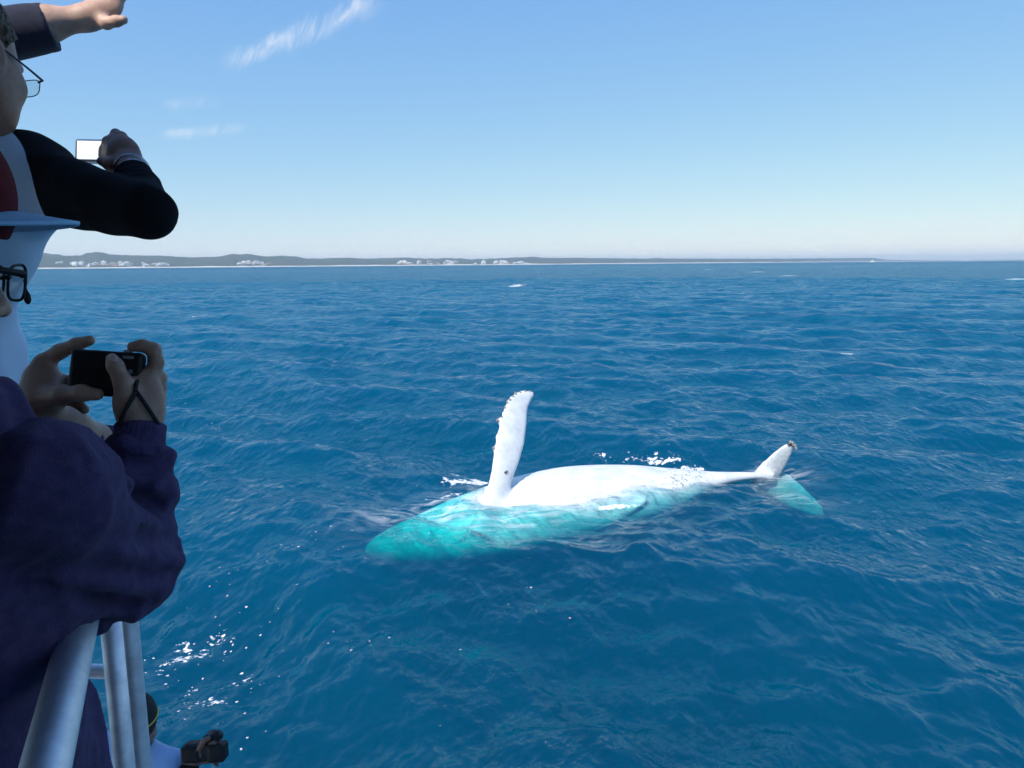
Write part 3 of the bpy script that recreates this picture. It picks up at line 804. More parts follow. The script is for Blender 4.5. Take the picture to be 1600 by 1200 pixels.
def make_boat():
    root = empty('tour_boat', tuple(RP(0, -2.0, 0.0)), 'white tour boat with aluminium rails carrying the people who watch the whale', 'boat')
    # hull: sections from stern to bow
    secs = []
    for a, half in ((-9, 2.5), (-5, 2.75), (-1, 2.75), (1.5, 2.75), (3.2, 2.75), (4.4, 2.6), (5.2, 1.6), (5.7, .25)):
        row = []
        for k, z in ((.55, -.9), (.80, -.3), (.93, .4), (1.0, LOWER_Z + .12)):
            row.append((a + (.12 if z > 0 and a > 5 else 0) * z, half * k, z))
        secs.append(row)
    V, F = [], []
    for row in secs:
        for sgn in (1, -1):
            for (a, h, z) in (row if sgn == 1 else row[::-1]): V.append(RP(a, -2.1 + sgn * h, z))
    n = 8
    for i in range(len(secs) - 1):
        for k in range(n - 1): F.append((i * n + k, i * n + k + 1, (i + 1) * n + k + 1, (i + 1) * n + k))
    F.append(tuple(range(n))); F.append(tuple((len(secs) - 1) * n + k for k in range(n))[::-1])
    hull = adopt(mesh_obj('hull', V, F, M_GEL, smooth=False), root)
    sol = hull.modifiers.new('skin', 'SOLIDIFY'); sol.thickness = .06
    lower = [RP(a, -2.1 + h * .97, 0) for a, h in ((-9, 2.5), (-5, 2.75), (-1, 2.75), (1.5, 2.75), (3.2, 2.75), (4.4, 2.6), (5.2, 1.6), (5.7, .25))]
    lower += [RP(a, -2.1 - h * .97, 0) for a, h in ((5.7, .25), (5.2, 1.6), (4.4, 2.6), (3.2, 2.75), (1.5, 2.75), (-1, 2.75), (-5, 2.75), (-9, 2.5))]
    slab('lower_deck', lower, LOWER_Z - .08, LOWER_Z, M_DECK, root)
    slab('cabin', [RP(-8, -.25, 0), RP(1.35, -.25, 0), RP(1.35, -4.0, 0), RP(-8, -4.0, 0)], LOWER_Z + .004, UPPER_Z - .104, M_GEL, root, .03)
    slab('upper_deck', [RP(-8, .07, 0), RP(1.95, .07, 0), RP(1.95, -4.25, 0), RP(-8, -4.25, 0)], UPPER_Z - .10, UPPER_Z, M_DECK, root)
    slab('raised_step', [RP(.95, -.42, 0), RP(1.90, -.42, 0), RP(1.90, -2.0, 0), RP(.95, -2.0, 0)], UPPER_Z + .003, UPPER_Z + .20, M_DECK, root)
    slab('deck_locker', [RP(1.30, -.95, 0), RP(1.88, -.95, 0), RP(1.88, -1.95, 0), RP(1.30, -1.95, 0)], UPPER_Z + .204, UPPER_Z + .44, M_GEL, root)
    slab('wheelhouse', [RP(-6, -1.7, 0), RP(.3, -1.7, 0), RP(.3, -4.1, 0), RP(-6, -4.1, 0)], UPPER_Z + .003, CAM_H + 1.06, M_DARKPANEL, root, .03)
    slab('roof', [RP(-6.2, 1.0, 0), RP(ROOF_END, 1.0, 0), RP(ROOF_END, -4.4, 0), RP(-6.2, -4.4, 0)], CAM_H + 1.064, CAM_H + 1.13, M_DARKPANEL, root, .02)  # outboard width enlarged to block skylight above the people
    slab('added_shade_panel', [RP(ROOF_END + .004, -1.9, 0), RP(3.0, -1.9, 0), RP(3.0, -4.4, 0), RP(ROOF_END + .004, -4.4, 0)], CAM_H + 1.07, CAM_H + 1.12, M_DARKPANEL, root, .02)  # unseen overhang, added to shade the people on the foredeck
    # rails
    zr = RAIL_A[2]; r = .0225
    e0 = RP(-2.5, 0, zr); e1 = RP(1.80, 0, zr)
    pts = [e0 + (e1 - e0) * t for t in np.linspace(0, 1, 12)]
    pts += bezier(e1 + RU * .01, RP(1.87, 0, zr), RP(1.90, 0, zr - .02), RP(1.90, 0, zr - .10), 8)[1:]
    pts += [RP(1.90, 0, zr - .10 - k * (zr - .10 - UPPER_Z - .005) / 6) for k in range(1, 7)]
    adopt(mesh_obj('top_rail', *tube(pts, r, 20), M_ALU), root)
    V, F = tube([RP(1.90, 0, UPPER_Z + .001), RP(1.90, 0, UPPER_Z + .012)], .05, 20); adopt(mesh_obj('foot_plate', V, F, M_ALU, smooth=False), root)
    for a in (1.50, .25, -1.2):
        adopt(mesh_obj('stanchion', *tube([RP(a, 0, zr - .022), RP(a, 0, UPPER_Z + .002)], .0185, 16), M_ALU), root)
        V, F = tube([RP(a, 0, UPPER_Z + .001), RP(a, 0, UPPER_Z + .012)], .048, 20); adopt(mesh_obj('foot_plate', V, F, M_ALU, smooth=False), root)
    # short forward gate frame with a rounded corner
    c0, c1, c2 = P(70, 1046, 2.06), P(190, 1050, 2.03), P(201, 1076, 2.025)
    bot = np.array([c2[0], c2[1], UPPER_Z - .35])
    gp = [c0, (c0 + c1) / 2] + bezier(c1, c1 + (c1 - c0) * .13, c2 + np.array([0, 0, .018]), c2, 7) + [c2 + (bot - c2) * t for t in (.3, .6, 1)]
    adopt(mesh_obj('gate_frame', *tube(gp, .019, 16), M_ALU), root)
    lb = np.array([c0[0], c0[1], UPPER_Z - .35])
    adopt(mesh_obj('gate_frame', *tube([c0 + (0, 0, .001), (c0 + lb) / 2, lb], .019, 16), M_ALU), root)
    adopt(mesh_obj('gate_bracket', *boxmesh((bot + RP(1.75, 0, 0) * [1, 1, 0] + [0, 0, UPPER_Z - .2]) * [.5, .5, 1] + [0, 0, -bot[2] - .0], (.09, .09, .05)), M_ALU, smooth=False), root)
    return root
make_boat()

# ------------------------------------------------------------------ people
def skin_material(name, c, c2):
    m = mat(name, c, .48, nscale=28, color2=c2, bump=.22, bscale=330, sss=.12, spec=.4)
    return m
SKIN_A = skin_material('tanned_skin', (.46, .265, .185), (.36, .19, .125))
SKIN_B = skin_material('shade_dark_skin', (.36, .19, .13), (.27, .13, .085))  # tone lowered to stand in for deeper shade on the skin
SKIN_D = skin_material('brown_skin', (.22, .12, .085), (.15, .08, .055))
SKIN_P = skin_material('sunlit_skin', (.66, .43, .32), (.54, .31, .22))  # tone raised so the pointing arm reads as sunlit
M_SOLE = mat('shoe_rubber', (.03, .03, .03), .8, nscale=30, color2=(.05, .05, .05))
M_SHOE = mat('canvas_shoe', (.10, .10, .11), .9, nscale=60, color2=(.06, .06, .07), bump=.3)
M_JEAN = mat('denim', (.035, .05, .10), .9, nscale=60, color2=(.055, .075, .13), bump=.4, bscale=500)
M_BLACKCLOTH = mat('black_knit', (.010, .010, .012), .92, spec=.1, nscale=40, color2=(.016, .016, .02), bump=.3, bscale=600, sheen=.05)
M_EYE = mat('eye_white', (.75, .73, .70), .2, nscale=200, color2=(.7, .66, .62))
M_PLASTIC = mat('black_plastic', (.008, .008, .009), .5, spec=.25, nscale=60, color2=(.018, .018, .02))
M_GLASS = bpy.data.materials.new('spectacle_glass'); M_GLASS.use_nodes = True
_g = NT(M_GLASS.node_tree)
for _n in list(M_GLASS.node_tree.nodes): M_GLASS.node_tree.nodes.remove(_n)
_t = _g.n('ShaderNodeBsdfTransparent'); _t.inputs['Color'].default_value = (.93, .96, .95, 1)
_gl = _g.n('ShaderNodeBsdfGlossy'); _gl.inputs['Roughness'].default_value = .02
_fr = _g.n('ShaderNodeValue'); _fr.outputs[0].default_value = .05; _mx = _g.n('ShaderNodeMixShader')
_g.l(_fr.outputs[0], _mx.inputs[0]); _g.l(_t.outputs[0], _mx.inputs[1]); _g.l(_gl.outputs[0], _mx.inputs[2])
_o = _g.n('ShaderNodeOutputMaterial'); _g.l(_mx.outputs[0], _o.inputs['Surface'])

def frame(az, pitch=0.0, roll=0.0):
    a = math.radians(az); p = math.radians(pitch); r = math.radians(roll)
    f = np.array([math.sin(a) * math.cos(p), math.cos(a) * math.cos(p), -math.sin(p)])
    x = np.array([math.cos(a), -math.sin(a), 0.0]); u = np.cross(x, f)
    x2 = x * math.cos(r) + u * math.sin(r); u2 = np.cross(x2, f)
    return np.stack([x2, f, u2])           # rows: right, forward, up
def L2W(C, R, v): return np.asarray(C) + np.asarray(v, float) @ R

def head_sdf(p, C, R):
    q = ((p - np.asarray(C, np.float32)) @ np.asarray(R, np.float32).T)
    d = ell(q, (0, -.018, .036), (.077, .098, .092))
    d = smin(d, ell(q, (0, .028, -.035), (.060, .066, .092)), .04)
    d = smin(d, ell(q, (0, .052, -.098), (.036, .034, .026)), .04)
    for s in (-1, 1):
        d = smin(d, cap(q, (s * .050, -.005, -.055), (s * .036, .045, -.10), .022, .02), .03)
        d = smin(d, ell(q, (s * .042, .068, -.022), (.020, .020, .018)), .02)
        d = smin(d, ell(q, (s * .040, .026, -.050), (.031, .050, .060)), .045)
    d = smin(d, cap(q, (-.034, .083, .024), (.034, .083, .024), .011, .011), .016)
    d = smin(d, cap(q, (0, .094, .012), (0, .116, -.030), .008, .011), .012)
    for s in (-1, 1):
        d = smin(d, ell(q, (s * .012, .104, -.034), (.009, .010, .008)), .008)
        d = smax(d, -ell(q, (s * .032, .100, .006), (.017, .014, .010)), .012)
        e = ell(q, (s * .079, -.012, -.006), (.009, .021, .034))
        e = smax(e, -ell(q, (s * .088, -.006, -.004), (.008, .012, .020)), .006)
        d = smin(d, e, .008)
    d = smin(d, cap(q, (-.020, .090, -.060), (.020, .090, -.060), .006, .006), .008)
    d = smin(d, cap(q, (-.017, .088, -.070), (.017, .088, -.070), .007, .007), .008)
    return d

def make_person(name, label, C, az, pitch, ground, skin, shoulders, elbows, wrists, chest, pelvis, hands, lean=0.0,
                body_az=None, feet=None, roll=0.0, hs=1.0):
    """builds the skin as one mesh; returns what the clothes need"""
    R = frame(az, pitch, roll); RB = frame(az if body_az is None else body_az)
    right, fwd = RB[0], RB[1]
    C = np.asarray(C, float)
    sR, sL = [np.asarray(v, float) for v in shoulders]
    N0 = L2W(C, R, (0, -.03, -.09)); N1 = (sR + sL) / 2 + np.array([0, 0, .045])
    ch = np.asarray(chest, float); pv = np.asarray(pelvis, float)
    hips = [pv + right * s * .085 + np.array([0, 0, -.05]) for s in (1, -1)]
    if feet is None: feet = [pv[:2] + right[:2] * s * .12 + fwd[:2] * o for s, o in ((1, .04), (-1, -.06))]
    ank = [np.array([f[0], f[1], ground + .085]) for f in feet]
    kn = [(h + a) / 2 + fwd * .05 for h, a in zip(hips, ank)]
    J = dict(C=C, R=R, RB=RB, sR=sR, sL=sL, N0=N0, N1=N1, ch=ch, pv=pv, hips=hips, ank=ank, kn=kn, el=elbows, wr=wrists, ground=ground)
    def torso(p, g=0.0, k=.08):
        d = ell(p, ch, (.155 + g, .108 + g, .19 + g), RB)
        d = smin(d, ell(p, (ch + pv) / 2 + np.array([0, 0, -.04]), (.135 + g, .10 + g, .20 + g), RB), k)
        d = smin(d, ell(p, pv, (.150 + g, .112 + g, .14 + g), RB), k)
        d = smin(d, cap(p, sR, sL, .062 + g, .062 + g), k)
        return d
    def legs(p, g=0.0):
        d = None
        for h, kk, a in zip(hips, kn, ank):
            e = smin(cap(p, h, kk, .080 + g, .055 + g), cap(p, kk, a, .053 + g, .036 + g), .03)
            d = e if d is None else np.minimum(d, e)
        return d
    J['torso'] = torso; J['legs'] = legs
    def core(p):
        d = torso(p, -.012)
        d = smin(d, legs(p, -.012), .04)
        for s, e, w in ((sR, elbows[0], wrists[0]), (sL, elbows[1], wrists[1])):
            d = smin(d, chain(p, [s, e], [.040, .030], .02), .03)
            d = smin(d, chain(p, [e, np.asarray(e) + (np.asarray(w) - e) * .7], [.030, .024], .02), .02)
        for a in ank: d = smin(d, cap(p, a + np.array([0, 0, -.045]), a + fwd * .13 + np.array([0, 0, -.055]), .030, .024), .02)
        return smin(d, cap(p, N0, N1, .052, .056), .04)
    allp = np.array([sR, sL, elbows[0], elbows[1], wrists[0], wrists[1], *ank, *kn, pv, ch, N0])
    lo, hi = allp.min(0) - .25, allp.max(0) + .25; lo[2] = ground - .01
    parts = [nets(core, lo, hi, .014)]
    def headneck(p): return smin(head_sdf(C.astype(np.float32) + (p - C.astype(np.float32)) / hs, C, R) * hs, cap(p, N0, N0 + (N1 - N0) * .9, .054, .060), .035)
    parts.append(nets(headneck, C - .30, C + .19, .0046))
    for fn, lo_, hi_ in hands:
        parts.append(nets(fn, lo_, hi_, .0029))
    V, F = join(*parts)
    root = empty(name, (float(ank[0][0] + ank[1][0]) / 2, float(ank[0][1] + ank[1][1]) / 2, ground), label, 'person')
    adopt(mesh_obj('body', V, F, skin), root)
    for s in (-1, 1):
        c = L2W(C, R * hs, (s * .032, .083, .006))
        Ve, Fe = nets(lambda p: np.linalg.norm(p - c.astype(np.float32), axis=1) - .0122, c - .016, c + .016, .002)
        adopt(mesh_obj('eye', Ve, Fe, M_EYE), root)
    for a in ank:
        f = lambda p: smax(smin(smin(cap(p, a + np.array([0, 0, -.035]) - fwd * .03, a + fwd * .06 + np.array([0, 0, -.04]), .042, .040),
                      cap(p, a + fwd * .06 + np.array([0, 0, -.045]), a + fwd * .15 + np.array([0, 0, -.055]), .040, .034), .02), cap(p, a, a + np.array([0, 0, .01]), .045, .047), .02),
                      ground + .016 - p[:, 2], .004)
        sh = adopt(mesh_obj('shoe', *nets(f, a - (.22, .22, .12), a + (.22, .22, .09), .007), M_SHOE), root)
        f2 = lambda p: np.maximum(smin(cap(p, (a - fwd * .03) * [1, 1, 0] + [0, 0, ground + .02], (a + fwd * .06) * [1, 1, 0] + [0, 0, ground + .02], .046, .044),
                      cap(p, (a + fwd * .06) * [1, 1, 0] + [0, 0, ground + .02], (a + fwd * .15) * [1, 1, 0] + [0, 0, ground + .02], .044, .040), .02), np.maximum(ground + .002 - p[:, 2], p[:, 2] - ground - .024))
        so = mesh_obj('sole', *nets(f2, a * [1, 1, 0] + [-.25, -.25, ground - .01], a * [1, 1, 0] + [.25, .25, ground + .05], .007), M_SOLE)
        so.parent = sh
    return root, J

def folds(seed, lmin=.07, lmax=.28, amp=.006, n=14):
    w = waves3(seed, n, lmin, lmax); w2 = waves3(seed + 1, 10, lmin * 3, lmax * 3)
    return lambda p: amp * (np.abs(w(p + .03 * w2(p)[:, None])) - .8)
def trousers(root, J, m, seed):
    fo = folds(seed, .10, .35, .006)
    cut = J['pv'][2] + .10
    def f(p):
        d = smin(J['torso'](p, .006), J['legs'](p, .020), .05)
        d = np.maximum(d, p[:, 2] - cut)
        for a in J['ank']: d = np.where(p[:, 2] < a[2] - .03, np.maximum(d, a[2] - .03 - p[:, 2]), d)
        return d + fo(p)
    q = np.array(J['hips'] + J['kn'] + J['ank'])
    lo, hi = q.min(0) - .2, q.max(0) + .2; lo[2] = J['ground']; hi[2] = cut + .05
    adopt(mesh_obj('trousers', *nets(f, lo, hi, .011), m), root)

def glasses(root, C, R, m, thick=.0045, w=.026, h=.018, yf=.108, hinge=.070, ear=(.083, -.03, .016), drop=0.0):
    gl = []
    root_o = None
    for s in (-1, 1):
        pts = []
        for k in range(24):
            a = 2 * math.pi * k / 24
            cx = abs(math.cos(a)) ** .6 * math.copysign(1, math.cos(a)); sy = abs(math.sin(a)) ** .6 * math.copysign(1, math.sin(a))
            pts.append(L2W(C, R, (s * .035 + w * cx, yf - .25 * abs(s * .035 + w * cx) ** 1.5, .002 + drop + h * sy)))
        V, F = tube(pts + [pts[0], pts[1]], thick * .36, 8, False)
        gl.append((V, F))
        V, F = list(pts), [tuple(range(24))]
        lens = mesh_obj('lens', V, F, M_GLASS, smooth=False)
        sd = lens.modifiers.new('thick', 'SOLIDIFY'); sd.thickness = .0016
        gl.append(lens)
        V, F = tube([L2W(C, R, (s * (.035 + w), yf - .008, .010 + drop)), L2W(C, R, (s * hinge, yf - .012, .011 + drop)), L2W(C, R, (s * (hinge + .004), yf - .045, .012 + drop * .6)), L2W(C, R, (s * ear[0], ear[1], ear[2])),
                     L2W(C, R, (s * ear[0], ear[1] - .02, ear[2] - .018))], [thick * .8, thick * .9, thick * .75, thick * .6, thick * .5], 8)
        gl.append((V, F))
    V, F = tube([L2W(C, R, (-.010, yf - .002, .007 + drop)), L2W(C, R, (0, yf + .004, .010 + drop)), L2W(C, R, (.010, yf - .002, .007 + drop))], thick * .5, 8)
    gl.append((V, F))
    Vs, Fs, o = [], [], 0
    for e in gl:
        if isinstance(e, tuple):
            Vs += [np.asarray(v) for v in e[0]]; Fs += [tuple(i + o for i in f) for f in e[1]]; o = len(Vs)
    fr = empty('spectacles', tuple(L2W(C, R, (0, yf, 0))), '', '')
    fo = mesh_obj('frame', Vs, Fs, m)
    adopt(fo, fr)
    for e in gl:
        if not isinstance(e, tuple): adopt(e, fr)
    return fr

# ---- person in the hooded top, leaning on the rail with a compact camera
def hoodie_person():
    R = frame(36, 9)
    hinge = P(37, 428, .865)
    C = hinge - np.array([.078, .107, .011]) @ R
    skin = SKIN_A
    sR = P(68, 766, .89); RB = frame(10)
    sL = sR - RB[0] * .33 + np.array([0, 0, .01])
    eR = P(203, 884, 1.075); wR = P(220, 668, 1.13)
    eL = P(158, 735, 1.30); wL = P(58, 642, 1.16)
    ch = P(-98, 900, .96); pv = P(-95, 1250, 1.06); pv[2] = UPPER_Z + .80
    def handR(p):
        d = chain(p, [P(219, 720, 1.125), wR, P(221, 640, 1.132)], [.030, .026, .027], .02)
        d = smin(d, ell(p, P(222, 618, 1.133), (.029, .021, .040), np.stack([cr, cf, cu])), .025)
        d = smin(d, ell(p, P(204, 634, 1.118), (.018, .017, .030), np.stack([unit(cr + .5 * cu), cf, unit(cu - .5 * cr)])), .02)   # ball of the thumb
        # thumb lies up the back of the camera
        d = smin(d, chain(p, [P(203, 636, 1.113), P(192, 598, 1.098), P(180, 572, 1.0965), P(175, 561, 1.0975)], [.0165, .0125, .0112, .0085], .006), .014)
        # index arches over the top edge to the shutter
        d = smin(d, chain(p, [P(234, 600, 1.142), P(244, 566, 1.142), P(240, 546, 1.138), P(222, 540, 1.132), P(207, 542, 1.128)], [.0125, .0108, .0100, .0092, .0078], .005), .008)
        # three fingers wrap round the front
        for k, (yy, dd) in enumerate(((590, 1.160), (606, 1.163), (622, 1.161))):
            r = .0102 - .0006 * k
            d = smin(d, chain(p, [P(234, yy + 6, 1.146), P(249, yy, dd - .006), P(240, yy - 2, dd + .012), P(214, yy - 3, dd + .014), P(194, yy - 2, dd + .010)], [.0115, r, r, r * .95, r * .8], .005), .007)
        return d
    def handL(p):
        fa = chain(p, [P(168, 745, 1.315), P(140, 706, 1.27), P(95, 672, 1.205), P(56, 648, 1.162)], [.044, .042, .036, .029], .03)
        d = smin(fa, chain(p, [P(56, 648, 1.162), P(60, 628, 1.150)], [.028, .027], .02), .02)
        d = smin(d, ell(p, P(66, 602, 1.148), (.028, .022, .036), np.stack([unit(cr - .25 * cu), cf, unit(cu + .25 * cr)])), .025)
        # index over the top corner
        d = smin(d, chain(p, [P(54, 586, 1.152), P(68, 566, 1.152), P(94, 549, 1.148), P(120, 538, 1.142), P(140, 532, 1.136)], [.0135, .0125, .0108, .0095, .0078], .006), .012)
        # thumb along the lower edge
        d = smin(d, chain(p, [P(70, 620, 1.135), P(98, 617, 1.115), P(128, 614, 1.104), P(152, 616, 1.104)], [.0185, .0140, .0118, .0090], .007), .016)
        # middle finger behind the body, little finger below it
        d = smin(d, chain(p, [P(60, 596, 1.158), P(84, 594, 1.166), P(110, 597, 1.164), P(135, 596, 1.162)], [.0125, .0105, .0098, .0080], .005), .010)
        d = smin(d, chain(p, [P(64, 612, 1.160), P(88, 612, 1.172), P(112, 616, 1.170), P(135, 614, 1.166)], [.0120, .0102, .0092, .0078], .005), .008)
        d = smin(d, chain(p, [P(72, 622, 1.160), P(96, 622, 1.170), P(119, 628, 1.166), P(132, 640, 1.160)], [.0110, .0092, .0085, .0070], .005), .008)
        return d
    boxof = lambda pts, m_: (np.min(pts, 0) - m_, np.max(pts, 0) + m_)
    hr = boxof([P(219, 720, 1.125), P(175, 555, 1.09), P(255, 535, 1.18), P(250, 640, 1.1)], .03)
    hl = boxof([P(168, 745, 1.315), P(45, 560, 1.12), P(150, 530, 1.1), P(50, 650, 1.18), P(135, 645, 1.18)], .05)
    root, J = make_person('person', 'person in a purple hooded top and red cap raising a compact camera', C, 36, 9, UPPER_Z, skin,
                          (sR, sL), (eR, eL), (wR, wL), ch, pv, [(handR, *hr), (handL, *hl)], body_az=10)
    # nails
    nailm = mat('fingernail', (.62, .40, .34), .3, nscale=90, color2=(.66, .46, .40))
    tn = P(176.5, 560.5, 1.0885); tr = np.stack([unit(cr + .28 * cu), cf, unit(cu - .28 * cr)])
    adopt(mesh_obj('thumbnail', *nets(lambda p: ell(p, tn, (.0062, .0022, .0082), tr), tn - .014, tn + .014, .0012), nailm), root)
    # ---- hooded top
    hm = mat('purple_fleece', (.094, .064, .142), .95, spec=.1, nscale=55, color2=(.066, .045, .106), bump=.6, bscale=420, sheen=.08)
    fo = folds(21, .09, .30, .0095); fine = folds(22, .03, .09, .002)
    ax = unit(wR - eR)
    def top(p):
        t = J['torso'](p, .006, .06)
        t = smin(t, cap(p, ch + RB[0] * .03 - RB[1] * .02, pv + RB[0] * .01, .135, .145), .10)
        # shoulders slope to the neck
        t = smin(t, cap(p, J['N1'] + np.array([0, 0, -.05]), sR, .070, .066), .04)
        t = smin(t, cap(p, J['N1'] + np.array([0, 0, -.05]), sL, .070, .066), .04)
        arm = smin(cap(p, sR, eR, .064, .060), cap(p, eR + cf * .018, eR + (wR - eR) * .80 + cf * .006, .056, .041), .006)
        sag = cap(p, sR + (eR - sR) * .35 + np.array([-.02, 0, -.028]), eR + np.array([-.022, -.01, -.008]), .062, .056)
        arm = smin(arm, sag, .05)
        # creases bunch inside the elbow and roll down the forearm
        mid = eR + np.array([-.03, -.05, .045])
        q = p - mid.astype(np.float32)
        dist = np.linalg.norm(q, axis=1)
        u = q @ unit(ax + .55 * unit(cr)).astype(np.float32)
        arm = arm + .015 * np.exp(-(dist / .10) ** 2) * np.sin(u * 2 * np.pi / .040 + 1.2 * np.sin(q @ cr.astype(np.float32) * 35))
        v = (p - eR.astype(np.float32)) @ ax.astype(np.float32)
        arm = arm + .006 * np.clip((v - .05) / .05, 0, 1) * np.clip((.2 - v) / .04, 0, 1) * np.sin(v * 2 * np.pi / .058 + 9 * (p[:, 0] + .5) + 5 * p[:, 1])
        # long folds hang from the shoulder across the upper sleeve
        ua = unit(eR - sR); w_ = (p - sR.astype(np.float32)) @ ua.astype(np.float32); x_ = (p - sR.astype(np.float32)) @ unit(cr - (cr @ ua) * ua).astype(np.float32)
        arm = arm + .0075 * np.clip(w_ / .08, 0, 1) * (np.abs(np.sin((x_ * 1.0 + .35 * w_) * 2 * np.pi / .085 + 2.2 * np.sin(w_ * 22))) - .5)
        la = smin(cap(p, sL, eL, .074, .062), cap(p, eL, eL + (wL - eL) * .14, .058, .052), .03)
        la = la + .006 * np.sin(((p - eL.astype(np.float32)) @ unit(wL - eL).astype(np.float32)) * 2 * np.pi / .03)
        d = smin(t, arm, .030); d = smin(d, la, .03)
        # flared hem hanging past the rail
        hem = cap(p, P(85, 1110, 1.16), P(92, 1330, 1.16), .055, .085)
        d = smin(d, hem, .05)
        d = d + fo(p) + fine(p)
        d = smax(d, -cap(p, J['N1'] + np.array([0, 0, .02]), J['N0'], .060, .066), .02)
        return np.maximum(d, pv[2] - .13 - p[:, 2])
    pts = np.array([sR, sL, eR, wR, eL, ch, pv])
    lo, hi = pts.min(0) - .24, pts.max(0) + .16; lo[2] = pv[2] - .2
    top_o = adopt(mesh_obj('hooded_top', *nets(top, lo, hi, .0052), hm), root)
    # ribbed cuff, turned over the top
    def cuff(p):
        c0, c1 = eR + (wR - eR) * .79, eR + (wR - eR) * 1.02
        d = cap(p, c0, c1, .0345, .0355)
        q = p - c0.astype(np.float32); al = q @ ax.astype(np.float32); L = np.linalg.norm(c1 - c0)
        s = unit(np.cross(ax, cf)); t = np.cross(ax, s)
        ang = np.arctan2(q @ s.astype(np.float32), q @ t.astype(np.float32))
        d = d + .0007 * np.sin(ang * 60)
        d = d - .003 * np.exp(-((al - L * .05) / .010) ** 2)
        d = np.maximum(d, np.maximum(-al - .006, al - L))
        return np.maximum(d, -(cap(p, c0, c1 + ax * .1, .030, .031)))
    co = mesh_obj('cuff', *nets(cuff, np.minimum(eR, wR) - .06, np.maximum(eR, wR) + .06, .0024), hm)
    co.parent = top_o
    # bunched hood round the neck
    def hood(p):
        c = J['N1'] + np.array([-.012, 0, .050]) - RB[1] * .01
        ring = []
        for k in range(17):
            a = math.radians(-20 + k * 360 / 16)
            rr = .104 + .012 * math.sin(3 * a + .6)
            ring.append(c + RB[0] * rr * 1.10 * math.cos(a) + RB[1] * (rr * .98 * math.sin(a) - .02) + np.array([0, 0, .016 * math.cos(a) + .012 * math.sin(2 * a) - .045 * math.sin(a)]))
        d = chain(p, ring, [.020] * 17, .01)
        skirt = chain(p, [r_ + np.array([0, 0, -.045]) + (r_ - c) * .04 for r_ in ring], [.030] * 17, .02)
        d = smin(d, skirt, .028)
        d = smax(d, -cap(p, c + np.array([0, 0, -.035]), c + np.array([0, 0, .12]), .080, .10), .012)
        bag = ell(p, c - RB[1] * .155 + np.array([0, 0, -.075]), (.105, .055, .115), RB)
        d = smin(d, bag, .05)
        return d + .6 * fo(p) + fine(p)
    c = J['N1']
    ho = mesh_obj('hood', *nets(hood, c - (.30, .34, .28), c + (.30, .30, .16), .005), hm)
    ho.parent = top_o
    trousers(root, J, M_JEAN, 31)
    # ---- cap
    red = mat('red_cap_cloth', (.13, .011, .014), .9, spec=.15, nscale=60, color2=(.09, .008, .010), bump=.3, bscale=500)
    blue = mat('pale_blue_visor', (.38, .60, .80), .8, nscale=70, color2=(.33, .55, .75), bump=.25, bscale=600)
    RC = frame(64, 4); CC = C + cr * .014 + np.array([0, 0, .022])
    def crown(p):
        q = (p - CC.astype(np.float32)) @ RC.T.astype(np.float32)
        d = ell(q, (0, -.006, .062), (.112, .121, .112))
        d = np.maximum(d, .030 - .12 * q[:, 1] - q[:, 2] + .0)
        seam = np.minimum(np.abs(q[:, 0]), np.abs(q[:, 1] + .006))
        d = d + .0025 * np.exp(-(seam / .003) ** 2)
        return np.maximum(d, -ell(q, (0, -.006, .060), (.104, .112, .103)))
    crown_o = adopt(mesh_obj('cap', *nets(crown, CC - .17, CC + .20, .004), red), root)
    V, F = [], []
    nu, nv = 25, 9
    for j in range(nv):
        for i in range(nu):
            u = -1 + 2 * i / (nu - 1); v = j / (nv - 1)
            x = .094 * math.sin(u * 1.35) / math.sin(1.35)
            y0 = -.006 + .1165 * math.sqrt(max(0, 1 - (x / .1075) ** 2))
            y = y0 + v * .066 * math.cos(u * 1.25)
            z = .045 - 2.4 * x * x * (1 - .2 * v) - .10 * (y - y0) + .004
            V.append(L2W(CC, RC, (x, y, z)))
    for j in range(nv - 1):
        for i in range(nu - 1): F.append((j * nu + i, j * nu + i + 1, (j + 1) * nu + i + 1, (j + 1) * nu + i))
    vz = mesh_obj('visor', V, F, blue); sd = vz.modifiers.new('thick', 'SOLIDIFY'); sd.thickness = .0045; sd.offset = 0
    vz.parent = crown_o
    sp = glasses(root, C, R, M_PLASTIC, thick=.0048, w=.029, h=.021, yf=.119, hinge=.078)
    sp.parent = root; sp.matrix_parent_inverse = Matrix.Translation(-Vector(root.location)); 
    for k in ('label', 'category'): del sp[k]
    return root, J
hood_root, hood_J = hoodie_person()

